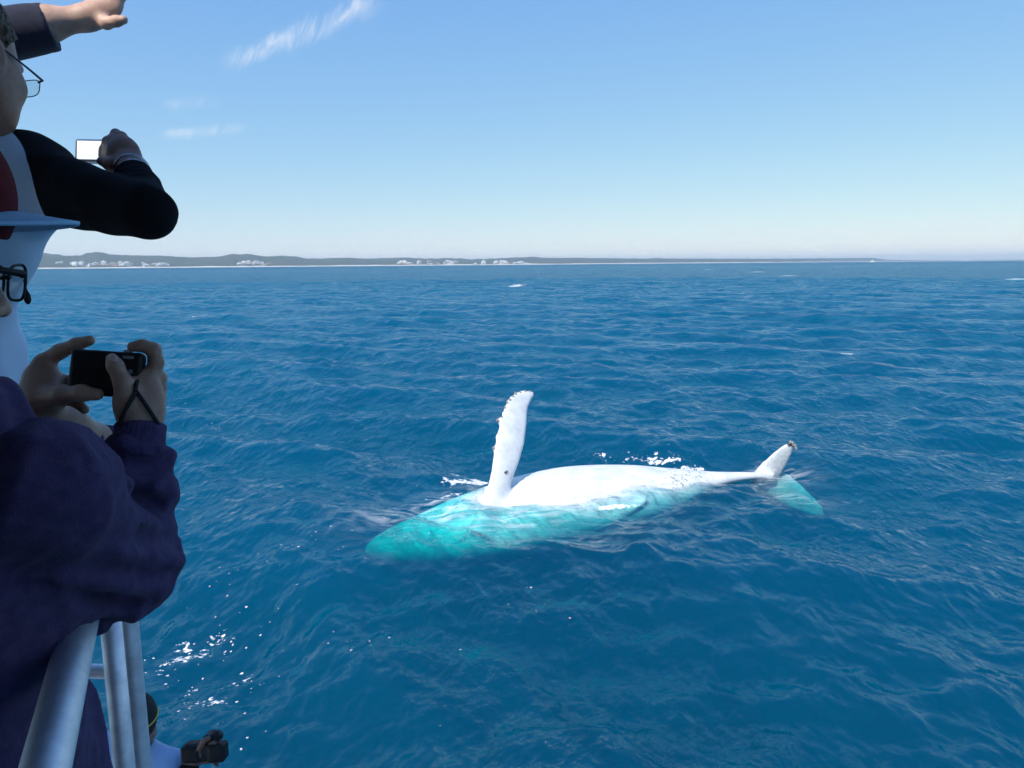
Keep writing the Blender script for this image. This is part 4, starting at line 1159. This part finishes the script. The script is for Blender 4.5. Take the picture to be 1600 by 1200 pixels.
def compact_camera():
    c = P(168, 584, 1.124)
    x = unit(P(225, 551, 1.13) - P(116, 544, 1.118)); up0 = unit(P(116, 544, 1.118) - P(109, 608, 1.112))
    y = unit(np.cross(up0, x)); up = np.cross(x, y)
    R = np.stack([x, y, up])
    root = empty('compact_camera', tuple(c), 'black compact camera held up in both hands by the person in the red cap', 'camera')
    V, F = nets(lambda p: box(p, c, (.0505, .0115, .0335), R, .006), c - .07, c + .07, .0024)
    body = adopt(mesh_obj('body', V, F, M_PLASTIC), root)
    scr = mat('dark_screen', (.006, .006, .007), .45, spec=.2, nscale=30, color2=(.016, .016, .018))
    V, F = boxmesh(L2W(c, R, (-.010, -.0122, -.002)), (.034, .0012, .0265), R); bevelled(adopt(mesh_obj('screen', V, F, scr, smooth=False), root), .001)
    grey = mat('grey_button', (.22, .22, .23), .4, nscale=50, color2=(.17, .17, .18))
    V, F = boxmesh(L2W(c, R, (.031, -.0120, .0250)), (.0075, .0008, .0022), R); adopt(mesh_obj('name_plate', V, F, grey, smooth=False), root)
    for (bx, bz) in ((.036, .004), (.036, -.008), (.041, -.018)):
        V, F = tube([L2W(c, R, (bx, -.011, bz)), L2W(c, R, (bx, -.0132, bz))], .0034, 12); adopt(mesh_obj('button', V, F, grey, smooth=False), root)
    V, F = tube([L2W(c, R, (-.012, .010, .001)), L2W(c, R, (-.012, .022, .001)), L2W(c, R, (-.012, .0222, .001)), L2W(c, R, (-.012, .032, .001))], [.0235, .0235, .020, .020], 28); adopt(mesh_obj('lens_barrel', V, F, M_PLASTIC, smooth=False), root)
    V, F = tube([L2W(c, R, (.026, -.002, .033)), L2W(c, R, (.026, -.002, .0365))], .006, 14); adopt(mesh_obj('shutter_button', V, F, grey, smooth=False), root)
    # wrist strap
    pts = bezier(L2W(c, R, (.047, -.010, -.008)), P(212, 598, 1.098), P(213, 606, 1.096), P(212, 612, 1.099), 6)
    left = bezier(P(212, 612, 1.099), P(208, 624, 1.086), P(194, 636, 1.082), P(187, 664, 1.096), 10)
    right = bezier(P(213, 612, 1.099), P(222, 624, 1.096), P(236, 644, 1.098), P(247, 662, 1.118), 10)
    back = bezier(P(187, 664, 1.096), P(192, 682, 1.17), P(240, 682, 1.18), P(247, 662, 1.118), 10)
    cordm = mat('black_cord', (.012, .012, .013), .8, nscale=300, color2=(.02, .02, .02), bump=.5, bscale=900)
    for s in (pts, left, right, back):
        adopt(mesh_obj('wrist_strap', *tube(s, .0031, 8), cordm), root)
compact_camera()

# ---- tall person in the white shirt with black sleeves
def sleeve_person():
    HS = 1.12; R = frame(9, 16)
    hinge = P(62, 126, 1.62)
    C = hinge - np.array([.072, .104, .011]) @ R * HS + cr * .006
    sR = P(46, 284, 1.63); RB = frame(46)
    sL = sR - RB[0] * .37
    eR = P(227, 331, 1.47); wR = P(208, 270, 1.67)
    eL = sL - RB[0] * .10 - RB[1] * .06 + np.array([0, 0, -.28]); wL = eL - RB[1] * .06 - RB[0] * .03 + np.array([0, 0, -.23])
    ch = P(-40, 330, 1.66); pv = P(-86, 640, 1.74); pv[2] = UPPER_Z + .2 + .90
    def handR(p):
        B = np.stack([cr, cf, cu])
        d = chain(p, [P(214, 292, 1.63), wR, P(203, 258, 1.69)], [.030, .027, .028], .02)
        d = smin(d, ell(p, P(193, 242, 1.705), (.038, .024, .042), np.stack([unit(cr + .55 * cu), cf, unit(cu - .55 * cr)])), .02)
        for (a, b_, c_, e) in (((203, 232), (190, 214), (181, 209), (174, 221)), ((194, 226), (178, 219), (168, 221), (163, 233)), ((186, 232), (172, 230), (163, 235), (162, 246)), ((182, 244), (170, 242), (163, 246), (163, 254))):
            d = smin(d, chain(p, [P(*a, 1.705), P(*b_, 1.715), P(*c_, 1.728), P(*e, 1.738)], [.0135, .0115, .0105, .0085], .006), .010)
        d = smin(d, chain(p, [P(190, 260, 1.69), P(172, 258, 1.685), P(158, 252, 1.69)], [.016, .0125, .0095], .008), .014)
        return d
    def handL(p):
        f = unit(wL - eL)
        d = chain(p, [eL + (wL - eL) * .6, wL, wL + f * .03], [.032, .026, .027], .02)
        d = smin(d, ell(p, wL + f * .06, (.038, .036, .018), np.stack([RB[0], f, np.cross(RB[0], f)])), .02)
        for k in range(4):
            b = wL + f * .085 + RB[0] * (-.027 + .018 * k)
            d = smin(d, chain(p, [b, b + f * .035 + [0, 0, .006], b + f * .05 + [0, 0, .03], b + f * .035 + [0, 0, .05]], [.010, .0095, .009, .0075], .005), .008)
        return smin(d, chain(p, [wL + f * .04 + RB[0] * .03, wL + f * .07 + RB[0] * .05 + [0, 0, .01], wL + f * .09 + RB[0] * .045 + [0, 0, .03]], [.013, .0115, .009], .006), .012)
    boxof = lambda pts, m_: (np.min(pts, 0) - m_, np.max(pts, 0) + m_)
    hr = boxof([P(214, 292, 1.63), P(150, 200, 1.75), P(225, 205, 1.68)], .035)
    hl = boxof([eL + (wL - eL) * .6, wL + unit(wL - eL) * .2], .07)
    root, J = make_person('person', 'bespectacled person in a white shirt with black sleeves aiming a silver camera', C, 9, 16, UPPER_Z + .2, SKIN_B,
                          (sR, sL), (eR, eL), (wR, wL), ch, pv, [(handR, *hr), (handL, *hl)], body_az=46, hs=HS)
    # shirt: white body with black raglan sleeves, parted along a curved seam
    m = bpy.data.materials.new('two_tone_shirt'); m.use_nodes = True
    g = NT(m.node_tree); b = m.node_tree.nodes['Principled BSDF']; b.inputs['Roughness'].default_value = .9; b.inputs['Specular IOR Level'].default_value = .08
    obj = g.n('ShaderNodeTexCoord').outputs['Object']
    s0 = P(-128, 342, 1.53); rad = .252
    def dist(pt):
        nd = g.n('ShaderNodeVectorMath', operation='DISTANCE'); g.l(obj, nd.inputs[0]); nd.inputs[1].default_value = tuple(pt); return nd.outputs['Value']
    sep = g.n('ShaderNodeSeparateXYZ'); g.l(obj, sep.inputs[0])
    flat = g.n('ShaderNodeVectorMath', operation='MULTIPLY'); g.l(obj, flat.inputs[0]); flat.inputs[1].default_value = (1, 1, 0)
    nd = g.n('ShaderNodeVectorMath', operation='DISTANCE'); g.l(flat.outputs[0], nd.inputs[0]); nd.inputs[1].default_value = (s0[0], s0[1], 0)
    below = g.math('MULTIPLY', g.math('LESS_THAN', sep.outputs[2], float(s0[2])), g.ramp(nd.outputs['Value'], rad - .0012, rad + .0012, 1, 0))
    below = g.math('MAXIMUM', below, g.math('MULTIPLY', g.math('LESS_THAN', sep.outputs[2], float(P(0, 374, 1.6)[2])), g.math('LESS_THAN', nd.outputs['Value'], .40)))
    white = g.math('MAXIMUM', g.ramp(dist(s0), rad - .0012, rad + .0012, 1, 0), below)
    wc = g.mixc(g.noise(obj, 40, 3), (.70, .80, .93), (.64, .74, .88))  # white cloth, tinted blue to carry its skylit shade
    bc = g.mixc(g.noise(obj, 60, 3), (.009, .009, .011), (.014, .014, .017))
    g.l(g.mixc(white, bc, wc), b.inputs['Base Color'])
    bn = g.n('ShaderNodeBump'); bn.inputs['Strength'].default_value = .3; bn.inputs['Distance'].default_value = .003
    g.l(g.noise(obj, 500, 3), bn.inputs['Height']); g.l(bn.outputs[0], b.inputs['Normal'])
    fo = folds(41, .10, .34, .0055)
    def shirt(p):
        d = J['torso'](p, .018, .08)
        d = smin(d, cap(p, ch + np.array([0, 0, .02]), sR, .11, .078), .05)
        d = smin(d, cap(p, J['N1'] + np.array([0, 0, -.02]), sR, .060, .066), .04)
        d = smin(d, cap(p, J['N1'] + np.array([0, 0, -.02]), sL, .060, .066), .04)
        arm = smin(cap(p, sR, eR, .079, .052), cap(p, eR + cr * .006, eR + (wR - eR) * .86, .048, .036), .012)
        v = (p - eR.astype(np.float32)) @ unit(wR - eR).astype(np.float32)
        arm = arm + .003 * np.clip((v - .06) / .04, 0, 1) * np.clip(1 - cap(p, eR, wR, .055, .04) / .02, 0, 1) * np.sin(v * 2 * np.pi / .045 + 14 * p[:, 2])
        la = smin(cap(p, sL, eL, .068, .056), cap(p, eL, eL + (wL - eL) * .88, .052, .036), .03)
        d = smin(smin(d, arm, .05), la, .04)
        d = d + fo(p)
        d = smax(d, -cap(p, J['N1'] + np.array([0, 0, .03]), J['N0'], .058, .062), .012)
        return np.maximum(d, pv[2] - .10 - p[:, 2])
    pts = np.array([sR, sL, eR, wR, eL, wL, ch, pv])
    lo, hi = pts.min(0) - .22, pts.max(0) + .16; lo[2] = pv[2] - .16
    sh = adopt(mesh_obj('shirt', *nets(shirt, lo, hi, .0068), m), root)
    # white undershirt cuff
    ax = unit(wR - eR)
    def cuff(p):
        c0 = eR + (wR - eR) * .80; c1 = eR + (wR - eR) * 1.03
        d = cap(p, c0, c1, .031, .0325); al = (p - c0.astype(np.float32)) @ ax.astype(np.float32)
        d = np.maximum(d, al - np.linalg.norm(c1 - c0))
        return np.maximum(d, -cap(p, c0, c1 + ax * .1, .0285, .0295))
    wm = mat('white_cuff_cotton', (.66, .66, .72), .9, nscale=60, color2=(.58, .58, .64), bump=.2)
    co = mesh_obj('cuff', *nets(cuff, np.minimum(eR, wR) - .06, np.maximum(eR, wR) + .06, .0028), wm); co.parent = sh
    # dark toggle on the shirt's side hem cord
    q = P(43, 466, 1.66)
    tg = mesh_obj('toggle', *nets(lambda p: smin(ell(p, q, (.0075, .0075, .014)), cap(p, q + [0, 0, .012], q + [-.004, 0, .04], .0022, .0022), .006), q - .03, q + (.03, .03, .05), .0022), M_PLASTIC); tg.parent = sh
    trousers(root, J, M_JEAN, 47)
    # hair: short brown, rough on top
    hairm = mat('short_brown_hair', (.050, .028, .014), .55, nscale=70, color2=(.14, .08, .035), bump=.8, bscale=300)
    hw = waves3(61, 40, .008, .022); hw2 = waves3(62, 14, .03, .07)
    def hair(p):
        q = (p - C.astype(np.float32)) @ R.T.astype(np.float32) / HS
        d = ell(q, (0, -.022, .040), (.083, .103, .095)) + .0032 * hw(p) + .003 * hw2(p)
        line = np.where(q[:, 1] > -.005, .004 + 1.1 * (q[:, 1] + .005), .004 + 1.5 * (q[:, 1] + .005))
        return np.maximum(d, (line - q[:, 2]) * .7)
    adopt(mesh_obj('hair', *nets(hair, C - .18, C + .19, .0036), hairm), root)
    wire = mat('dark_wire', (.03, .03, .035), .35, nscale=90, color2=(.05, .05, .055), metal=.6)
    sp = glasses(root, C, R * HS, wire, thick=.0030, w=.025, h=.017, yf=.116, hinge=.072)
    sp.parent = root; sp.matrix_parent_inverse = Matrix.Translation(-Vector(root.location))
    for k in ('label', 'category'): del sp[k]
    # bracelet
    steel = mat('steel_bracelet', (.55, .55, .56), .3, nscale=200, color2=(.35, .35, .36), metal=1.0)
    c = eR + (wR - eR) * 1.06; s = unit(np.cross(ax, cu)); t = np.cross(ax, s)
    ring = [c + .0335 * (math.cos(a) * s + math.sin(a) * t) - ax * .006 * math.cos(a) for a in np.linspace(0, 2 * math.pi, 28)]
    adopt(mesh_obj('bracelet', *tube(ring, .0042, 8, False), steel), root)
    # silver camera
    cc = P(149, 237, 1.735)
    Rc = np.stack([unit(cr - .02 * cu), unit(cf + .25 * cr), cu]); Rc[1] = unit(Rc[1] - Rc[1] @ Rc[0] * Rc[0]); Rc[2] = np.cross(Rc[0], Rc[1])
    silver = mat('silver_camera_shell', (.80, .80, .80), .28, nscale=80, color2=(.72, .72, .73), metal=.35)
    cam_o = empty('silver_camera', tuple(cc), 'small silver camera held up by the person with black sleeves', 'camera')
    adopt(mesh_obj('body', *nets(lambda p: box(p, cc, (.042, .011, .0265), Rc, .006), cc - .07, cc + .07, .0026), silver), cam_o)
    lcd = bpy.data.materials.new('sunlit_glow_display'); lcd.use_nodes = True  # white glow put in for sunlight on the camera's back
    bl = lcd.node_tree.nodes['Principled BSDF']; gg = NT(lcd.node_tree)
    zz = gg.n('ShaderNodeSeparateXYZ'); gg.l(gg.n('ShaderNodeTexCoord').outputs['Generated'], zz.inputs[0])
    colr = gg.mixc(gg.ramp(zz.outputs[2], .35, .5), (.80, .90, .97), (.97, .98, 1.0))
    gg.l(colr, bl.inputs['Base Color']); gg.l(colr, bl.inputs['Emission Color']); bl.inputs['Emission Strength'].default_value = 1.0
    bl.inputs['Roughness'].default_value = .15
    V, F = boxmesh(L2W(cc, Rc, (-.006, -.0116, 0)), (.029, .0010, .0205), Rc); adopt(mesh_obj('display', V, F, lcd, smooth=False), cam_o)
    V, F = tube([L2W(cc, Rc, (-.004, .009, 0)), L2W(cc, Rc, (-.004, .028, 0))], .019, 24); adopt(mesh_obj('lens_barrel', V, F, silver, smooth=False), cam_o)
    V, F = tube([L2W(cc, Rc, (.028, 0, .026)), L2W(cc, Rc, (.028, 0, .030))], .006, 14); adopt(mesh_obj('shutter_button', V, F, silver, smooth=False), cam_o)
sleeve_person()

# ---- person standing on the locker, pointing
def pointing_person():
    sR = P(-165, 205, 1.98); RB = frame(62)
    sL = sR - RB[0] * .36
    eR = P(-62, 66, 1.93); wR = P(138, 27, 2.02)
    eL = sL + np.array([-.22, .02, -.20]); wL = eL + RB[1] * .16 + np.array([0, 0, -.17])
    mid = (sR + sL) / 2
    C = mid + np.array([0, 0, .255]) + RB[1] * .03
    ch = mid + np.array([0, 0, -.17]); g0 = UPPER_Z + .44
    pv = mid + np.array([0, 0, -.56]); pv[2] = max(pv[2], g0 + .82)
    def handR(p):
        d = chain(p, [P(20, 52, 1.955), P(70, 38, 1.985), wR, P(152, 22, 2.025)], [.044, .041, .029, .029], .03)
        d = smin(d, ell(p, P(167, 10, 2.03), (.046, .022, .038), np.stack([unit(cr + .55 * cu), cf, unit(cu - .55 * cr)])), .03)
        # thumb stands off below the fingers
        d = smin(d, chain(p, [P(152, 28, 2.02), P(166, 36, 2.008), P(182, 33, 2.00), P(193, 31, 1.998)], [.019, .0155, .0135, .0110], .008), .012)
        for (a, b_, c_, e, r) in (((176, 6), (196, -10), (214, -22), (228, -30), .0118), ((172, -4), (190, -22), (206, -38), (220, -50), .0120), ((165, -12), (180, -32), (194, -49), (206, -60), .0113), ((157, -18), (168, -36), (179, -50), (188, -60), .0100)):
            d = smin(d, chain(p, [P(*a, 2.03), P(*b_, 2.035), P(*c_, 2.035), P(*e, 2.03)], [r * 1.15, r, r * .92, r * .75], .006), .010)
        return d
    f = unit(wL - eL)
    def handL(p):
        d = chain(p, [eL + (wL - eL) * .6, wL, wL + f * .03], [.032, .026, .027], .02)
        d = smin(d, ell(p, wL + f * .06, (.020, .040, .036), np.stack([RB[0], f, np.cross(RB[0], f)])), .02)
        for k in range(4):
            b = wL + f * .09 + np.cross(RB[0], f) * (-.027 + .018 * k)
            d = smin(d, chain(p, [b, b + f * .035, b + f * .06 + RB[0] * .012, b + f * .075 + RB[0] * .025], [.010, .0095, .009, .0075], .005), .008)
        return smin(d, chain(p, [wL + f * .03 + np.cross(RB[0], f) * .03, wL + f * .07 + np.cross(RB[0], f) * .05, wL + f * .10 + np.cross(RB[0], f) * .05], [.013, .0115, .009], .006), .012)
    boxof = lambda pts, m_: (np.min(pts, 0) - m_, np.max(pts, 0) + m_)
    root, J = make_person('person', 'person in a navy top with one bare forearm stretched out pointing over the sea', C, 62, 5, g0, SKIN_P,
                          (sR, sL), (eR, eL), (wR, wL), ch, pv, [(handR, *boxof([P(20, 52, 1.955), P(235, -65, 2.03), P(190, 45, 2.0)], .05)), (handL, *boxof([eL + (wL - eL) * .6, wL + f * .2], .06))], body_az=62)
    navy = mat('navy_jersey', (.020, .022, .045), .9, nscale=60, color2=(.014, .015, .032), bump=.4, bscale=500, sheen=.15)
    fo = folds(71, .09, .3, .005)
    cuff_end = P(80, 42, 1.99)
    axs = unit(cuff_end - eR)
    def topf(p):
        d = J['torso'](p, .018, .08)
        d = smin(d, cap(p, J['N1'] + np.array([0, 0, -.035]), sR, .075, .072), .05)
        d = smin(d, cap(p, J['N1'] + np.array([0, 0, -.035]), sL, .075, .072), .05)
        arm = smin(cap(p, sR, eR, .080, .066), cap(p, eR, cuff_end + axs * .04, .066, .058), .03)
        arm = np.maximum(arm, (p - cuff_end.astype(np.float32)) @ axs.astype(np.float32))
        al = (p - cuff_end.astype(np.float32)) @ axs.astype(np.float32)
        arm = arm + .0016 * np.exp(-((al + .022) / .0025) ** 2)
        la = smin(cap(p, sL, eL, .068, .056), cap(p, eL, eL + (wL - eL) * .75, .052, .040), .03)
        d = smin(smin(d, arm, .02), la, .04) + fo(p) * .7
        d = smax(d, -cap(p, J['N1'] + np.array([0, 0, .03]), J['N0'], .058, .062), .012)
        return np.maximum(d, pv[2] - .10 - p[:, 2])
    pts = np.array([sR, sL, eR, cuff_end, eL, wL, ch, pv])
    lo, hi = pts.min(0) - .22, pts.max(0) + .14; lo[2] = pv[2] - .16
    adopt(mesh_obj('jersey', *nets(topf, lo, hi, .0065), navy), root)
    trousers(root, J, mat('khaki_cotton', (.20, .16, .11), .9, nscale=60, color2=(.16, .13, .09), bump=.3), 77)
    hairm = mat('grey_brown_hair', (.10, .08, .06), .6, nscale=80, color2=(.16, .14, .12), bump=.8, bscale=300)
    hw = waves3(81, 30, .01, .03)
    Rr = J['R']
    def hair(p):
        q = (p - C.astype(np.float32)) @ Rr.T.astype(np.float32)
        d = ell(q, (0, -.022, .040), (.083, .103, .095)) + .002 * hw(p)
        return np.maximum(d, (.040 + np.where(q[:, 1] > 0, .6, .95) * q[:, 1] - q[:, 2]) * .7)
    adopt(mesh_obj('hair', *nets(hair, C - .16, C + .17, .006), hairm), root)
pointing_person()

# ---- two people on the foredeck below
def lower_people():
    boxof = lambda pts, m_: (np.min(pts, 0) - m_, np.max(pts, 0) + m_)
    def simple_hand(e, w, side, up):
        f = unit(w - e)
        side = unit(side - side @ f * f)
        nrm = np.cross(side, f)
        def fn(p):
            d = chain(p, [e + (w - e) * .6, w, w + f * .03], [.032, .026, .027], .02)
            d = smin(d, ell(p, w + f * .06, (.038, .040, .018), np.stack([side, f, nrm])), .02)
            for k in range(4):
                b = w + f * .088 + side * (-.027 + .018 * k)
                d = smin(d, chain(p, [b, b + f * .035 + nrm * up * .008, b + f * .052 + nrm * up * .03, b + f * .04 + nrm * up * .05], [.0105, .0098, .009, .0075], .005), .008)
            return smin(d, chain(p, [w + f * .04 - side * .03, w + f * .07 - side * .048 + nrm * up * .012, w + f * .095 - side * .045 + nrm * up * .03], [.013, .0115, .009], .006), .012)
        return (fn, *boxof([e + (w - e) * .6, w + f * .2], .07))
    # pale blue jacket, black cap with a yellow band
    RB = frame(20)
    C = P(212, 1128, 3.50)
    mid = C + np.array([0, 0, -.205]) - RB[1] * .02
    sR, sL = mid + RB[0] * .185, mid - RB[0] * .185
    eR = sR + RB[1] * .10 + np.array([0, 0, -.27]); wR = eR + RB[1] * .14 + np.array([0, 0, -.20])
    eL = sL + RB[1] * .10 + np.array([0, 0, -.27]); wL = eL + RB[1] * .14 + np.array([0, 0, -.20])
    ch = mid + np.array([0, 0, -.18]); pv = mid + np.array([0, 0, -.55]); pv[2] = max(pv[2], LOWER_Z + .8)
    root, J = make_person('person', 'person in a pale blue jacket and black cap with a yellow band on the foredeck', C, -18, 4, LOWER_Z, SKIN_B, (sR, sL), (eR, eL), (wR, wL), ch, pv,
                          [simple_hand(eR, wR, RB[0], 1), simple_hand(eL, wL, -RB[0], -1)], body_az=20)
    jm = mat('pale_blue_jacket', (.42, .55, .74), .75, nscale=40, color2=(.38, .50, .69), bump=.2, bscale=300)
    fo = folds(91, .12, .4, .005)
    def jacket(p):
        d = J['torso'](p, .035, .09)
        for s, e, w in ((sR, eR, wR), (sL, eL, wL)):
            d = smin(d, cap(p, J['N1'] + np.array([0, 0, -.03]), s, .085, .085), .06)
            d = smin(d, smin(cap(p, s, e, .082, .066), cap(p, e, e + (w - e) * .85, .062, .044), .03), .04)
        d = d + fo(p)
        d = smax(d, -cap(p, J['N1'] + np.array([0, 0, .04]), J['N0'], .058, .062), .012)
        return np.maximum(d, pv[2] - .14 - p[:, 2])
    pts = np.array([sR, sL, eR, wR, eL, wL, pv]); lo, hi = pts.min(0) - .24, pts.max(0) + .2; lo[2] = pv[2] - .2
    adopt(mesh_obj('jacket', *nets(jacket, lo, hi, .010), jm), root)
    trousers(root, J, M_JEAN, 93)
    R = J['R']
    def capf(p):
        q = (p - C.astype(np.float32)) @ R.T.astype(np.float32)
        d = ell(q, (0, -.016, .030), (.096, .116, .115))
        d = np.maximum(d, -.125 - q[:, 2] + 1.3 * np.maximum(q[:, 1] - .01, 0))
        return np.maximum(d, -ell(q, (0, -.016, .030), (.086, .106, .10)))
    bc = mat('black_cap_cloth', (.012, .012, .013), .9, nscale=50, color2=(.018, .018, .02), bump=.3)
    co = adopt(mesh_obj('cap', *nets(capf, C - .17, C + .18, .0055), bc), root)
    ym = mat('yellow_band', (.62, .50, .06), .7, nscale=50, color2=(.55, .42, .05))
    band = [L2W(C, R, (.0970 * math.cos(a), -.016 + .1172 * math.sin(a), .020 + .018 * math.sin(a + .6))) for a in np.linspace(0, 2 * math.pi, 41)]
    bo = mesh_obj('band', *tube(band, .0036, 8, False), ym); bo.parent = co
    # crouching in black, reaching out with a black camera
    RB = frame(35)
    grip = P(312, 1172, 3.42)
    C = P(230, 1400, 3.10)
    mid = C + np.array([0, 0, -.22]) - RB[1] * .08
    sR, sL = mid + RB[0] * .18, mid - RB[0] * .18
    wR = P(296, 1196, 3.40); wL = P(284, 1226, 3.46)
    def elbow(s, w):
        m_ = (s + w) / 2; d_ = unit(w - s); L = np.linalg.norm(w - s)
        h = math.sqrt(max(.001, .27 ** 2 - (L / 2) ** 2)) if L < .54 else .02
        return m_ + np.array([0, 0, -1.0]) * h
    eR, eL = elbow(sR, wR), elbow(sL, wL)
    ch = mid + np.array([0, 0, -.15]) - RB[1] * .06; pv = mid + np.array([0, 0, -.50]) - RB[1] * .16; pv[2] = LOWER_Z + .62
    feet = [pv[:2] + RB[0][:2] * s * .14 + RB[1][:2] * o for s, o in ((1, .10), (-1, -.16))]
    def handR(p):
        B = np.stack([unit(cr + .4 * cu), cf, unit(cu - .4 * cr)])
        d = chain(p, [wR + (eR - wR) * .3, wR, P(304, 1188, 3.40)], [.031, .027, .028], .02)
        d = smin(d, ell(p, P(313, 1176, 3.395), (.030, .022, .042), B), .02)
        for k, (a, b_, c_) in enumerate((((322, 1166), (334, 1160), (342, 1168)), ((324, 1174), (338, 1168), (345, 1178)), ((324, 1182), (338, 1178), (344, 1187)), ((320, 1190), (333, 1188), (339, 1195)))):
            d = smin(d, chain(p, [P(*a, 3.39), P(*b_, 3.385), P(*c_, 3.40)], [.0115, .0105, .0085], .006), .009)
        return smin(d, chain(p, [P(312, 1168, 3.38), P(318, 1158, 3.375), P(326, 1154, 3.375)], [.013, .011, .009], .006), .012)
    def handLf(p):
        d = chain(p, [wL + (eL - wL) * .3, wL, P(288, 1216, 3.455)], [.031, .027, .028], .02)
        d = smin(d, ell(p, P(293, 1206, 3.45), (.030, .024, .034), np.stack([cr, cf, cu])), .02)
        for k in range(4):
            d = smin(d, chain(p, [P(294 + 3 * k, 1202, 3.45 + .016 * k - .02), P(301 + 3 * k, 1193, 3.45 + .016 * k - .02), P(309 + 3 * k, 1189, 3.45 + .016 * k - .02)], [.0115, .0105, .0085], .006), .009)
        return smin(d, chain(p, [P(290, 1202, 3.43), P(296, 1192, 3.42), P(303, 1188, 3.42)], [.013, .011, .009], .006), .012)
    root, J = make_person('person', 'person in black crouching on the foredeck with bulky camera', C, 35, 0, LOWER_Z, SKIN_D, (sR, sL), (eR, eL), (wR, wL), ch, pv,
                          [(handR, *boxof([wR, P(350, 1150, 3.36), P(300, 1200, 3.42)], .05)), (handLf, *boxof([wL, P(325, 1180, 3.5), P(280, 1225, 3.4)], .06))], body_az=35, feet=feet)
    fo = folds(95, .12, .4, .005)
    def blk(p):
        d = J['torso'](p, .025, .09)
        for s, e, w in ((sR, eR, wR), (sL, eL, wL)):
            d = smin(d, cap(p, J['N1'] + np.array([0, 0, -.03]), s, .08, .08), .06)
            d = smin(d, smin(cap(p, s, e, .075, .060), cap(p, e, e + (w - e) * .94, .058, .042), .03), .04)
        d = d + fo(p)
        d = smax(d, -cap(p, J['N1'] + np.array([0, 0, .04]), J['N0'], .058, .062), .012)
        return np.maximum(d, pv[2] - .10 - p[:, 2])
    pts = np.array([sR, sL, eR, wR, eL, wL, pv]); lo, hi = pts.min(0) - .24, pts.max(0) + .2; lo[2] = pv[2] - .16
    adopt(mesh_obj('jumper', *nets(blk, lo, hi, .009), M_BLACKCLOTH), root)
    trousers(root, J, M_BLACKCLOTH, 97)
    hairm = mat('dark_hair', (.02, .015, .012), .6, nscale=80, color2=(.04, .03, .025), bump=.8, bscale=300)
    R = J['R']
    def hair(p):
        q = (p - C.astype(np.float32)) @ R.T.astype(np.float32)
        return np.maximum(ell(q, (0, -.022, .040), (.083, .103, .095)), (.040 + np.where(q[:, 1] > 0, .6, .95) * q[:, 1] - q[:, 2]) * .7)
    adopt(mesh_obj('hair', *nets(hair, C - .16, C + .17, .007), hairm), root)
    # the bulky camera: grip body, prism hump, lens, flip-out viewfinder
    co = empty('bulky_camera', tuple(P(315, 1170, 3.43)), 'bulky black camera in the hands of the crouching person in black', 'camera')
    ux = unit(cr + .06 * cu); R = np.stack([ux, cf, np.cross(ux, cf)])
    c = P(316, 1173, 3.405)
    def bod(p):
        d = box(p, c, (.070, .030, .042), R, .012)
        d = smin(d, box(p, L2W(c, R, (-.045, -.004, -.002)), (.040, .034, .036), R, .012), .01)
        d = smin(d, box(p, L2W(c, R, (.075, -.006, -.004)), (.036, .036, .040), R, .014), .01)
        return d
    adopt(mesh_obj('body', *nets(bod, c - .16, c + .16, .005), M_PLASTIC), co)
    V, F = tube([P(322, 1163, 3.41), P(331, 1155, 3.405), P(344, 1147, 3.40)], [.021, .024, .020], 18); adopt(mesh_obj('viewfinder', V, F, M_PLASTIC), co)
    V, F = tube([L2W(c, R, (0, .03, 0)), L2W(c, R, (0, .075, 0)), L2W(c, R, (0, .0752, 0)), L2W(c, R, (0, .13, 0))], [.034, .034, .037, .037], 24); adopt(mesh_obj('lens_barrel', V, F, M_PLASTIC, smooth=False), co)
    strap = mat('brown_strap', (.16, .09, .05), .8, nscale=80, color2=(.12, .07, .04))
    adopt(mesh_obj('strap', *tube(bezier(P(296, 1188, 3.38), P(300, 1178, 3.37), P(306, 1170, 3.37), P(316, 1166, 3.38), 8), .006, 8), strap), co)
lower_people()


# ------------------------------------------------------------------ sea air
def make_haze():
    V, F = boxmesh((0, 0, 0), (27000, 27000, 1))
    V = np.array(V); V[:, 2] = np.where(V[:, 2] > 0, 190.0, -8.0)
    m = bpy.data.materials.new('sea_haze'); m.use_nodes = True
    t = m.node_tree
    for n in list(t.nodes): t.nodes.remove(n)
    g = NT(t)
    pv = g.n('ShaderNodeVolumePrincipled'); pv.inputs['Color'].default_value = (.74, .90, 1.0, 1)
    pv.inputs['Density'].default_value = 5.0e-5; pv.inputs['Anisotropy'].default_value = .2
    pv.inputs['Density Attribute'].default_value = ''
    o = g.n('ShaderNodeOutputMaterial'); g.l(pv.outputs[0], o.inputs['Volume'])
    mesh_obj('haze', V, F, m, smooth=False, props={'kind': 'stuff', 'label': 'thin pale sea haze in the air'})
make_haze()
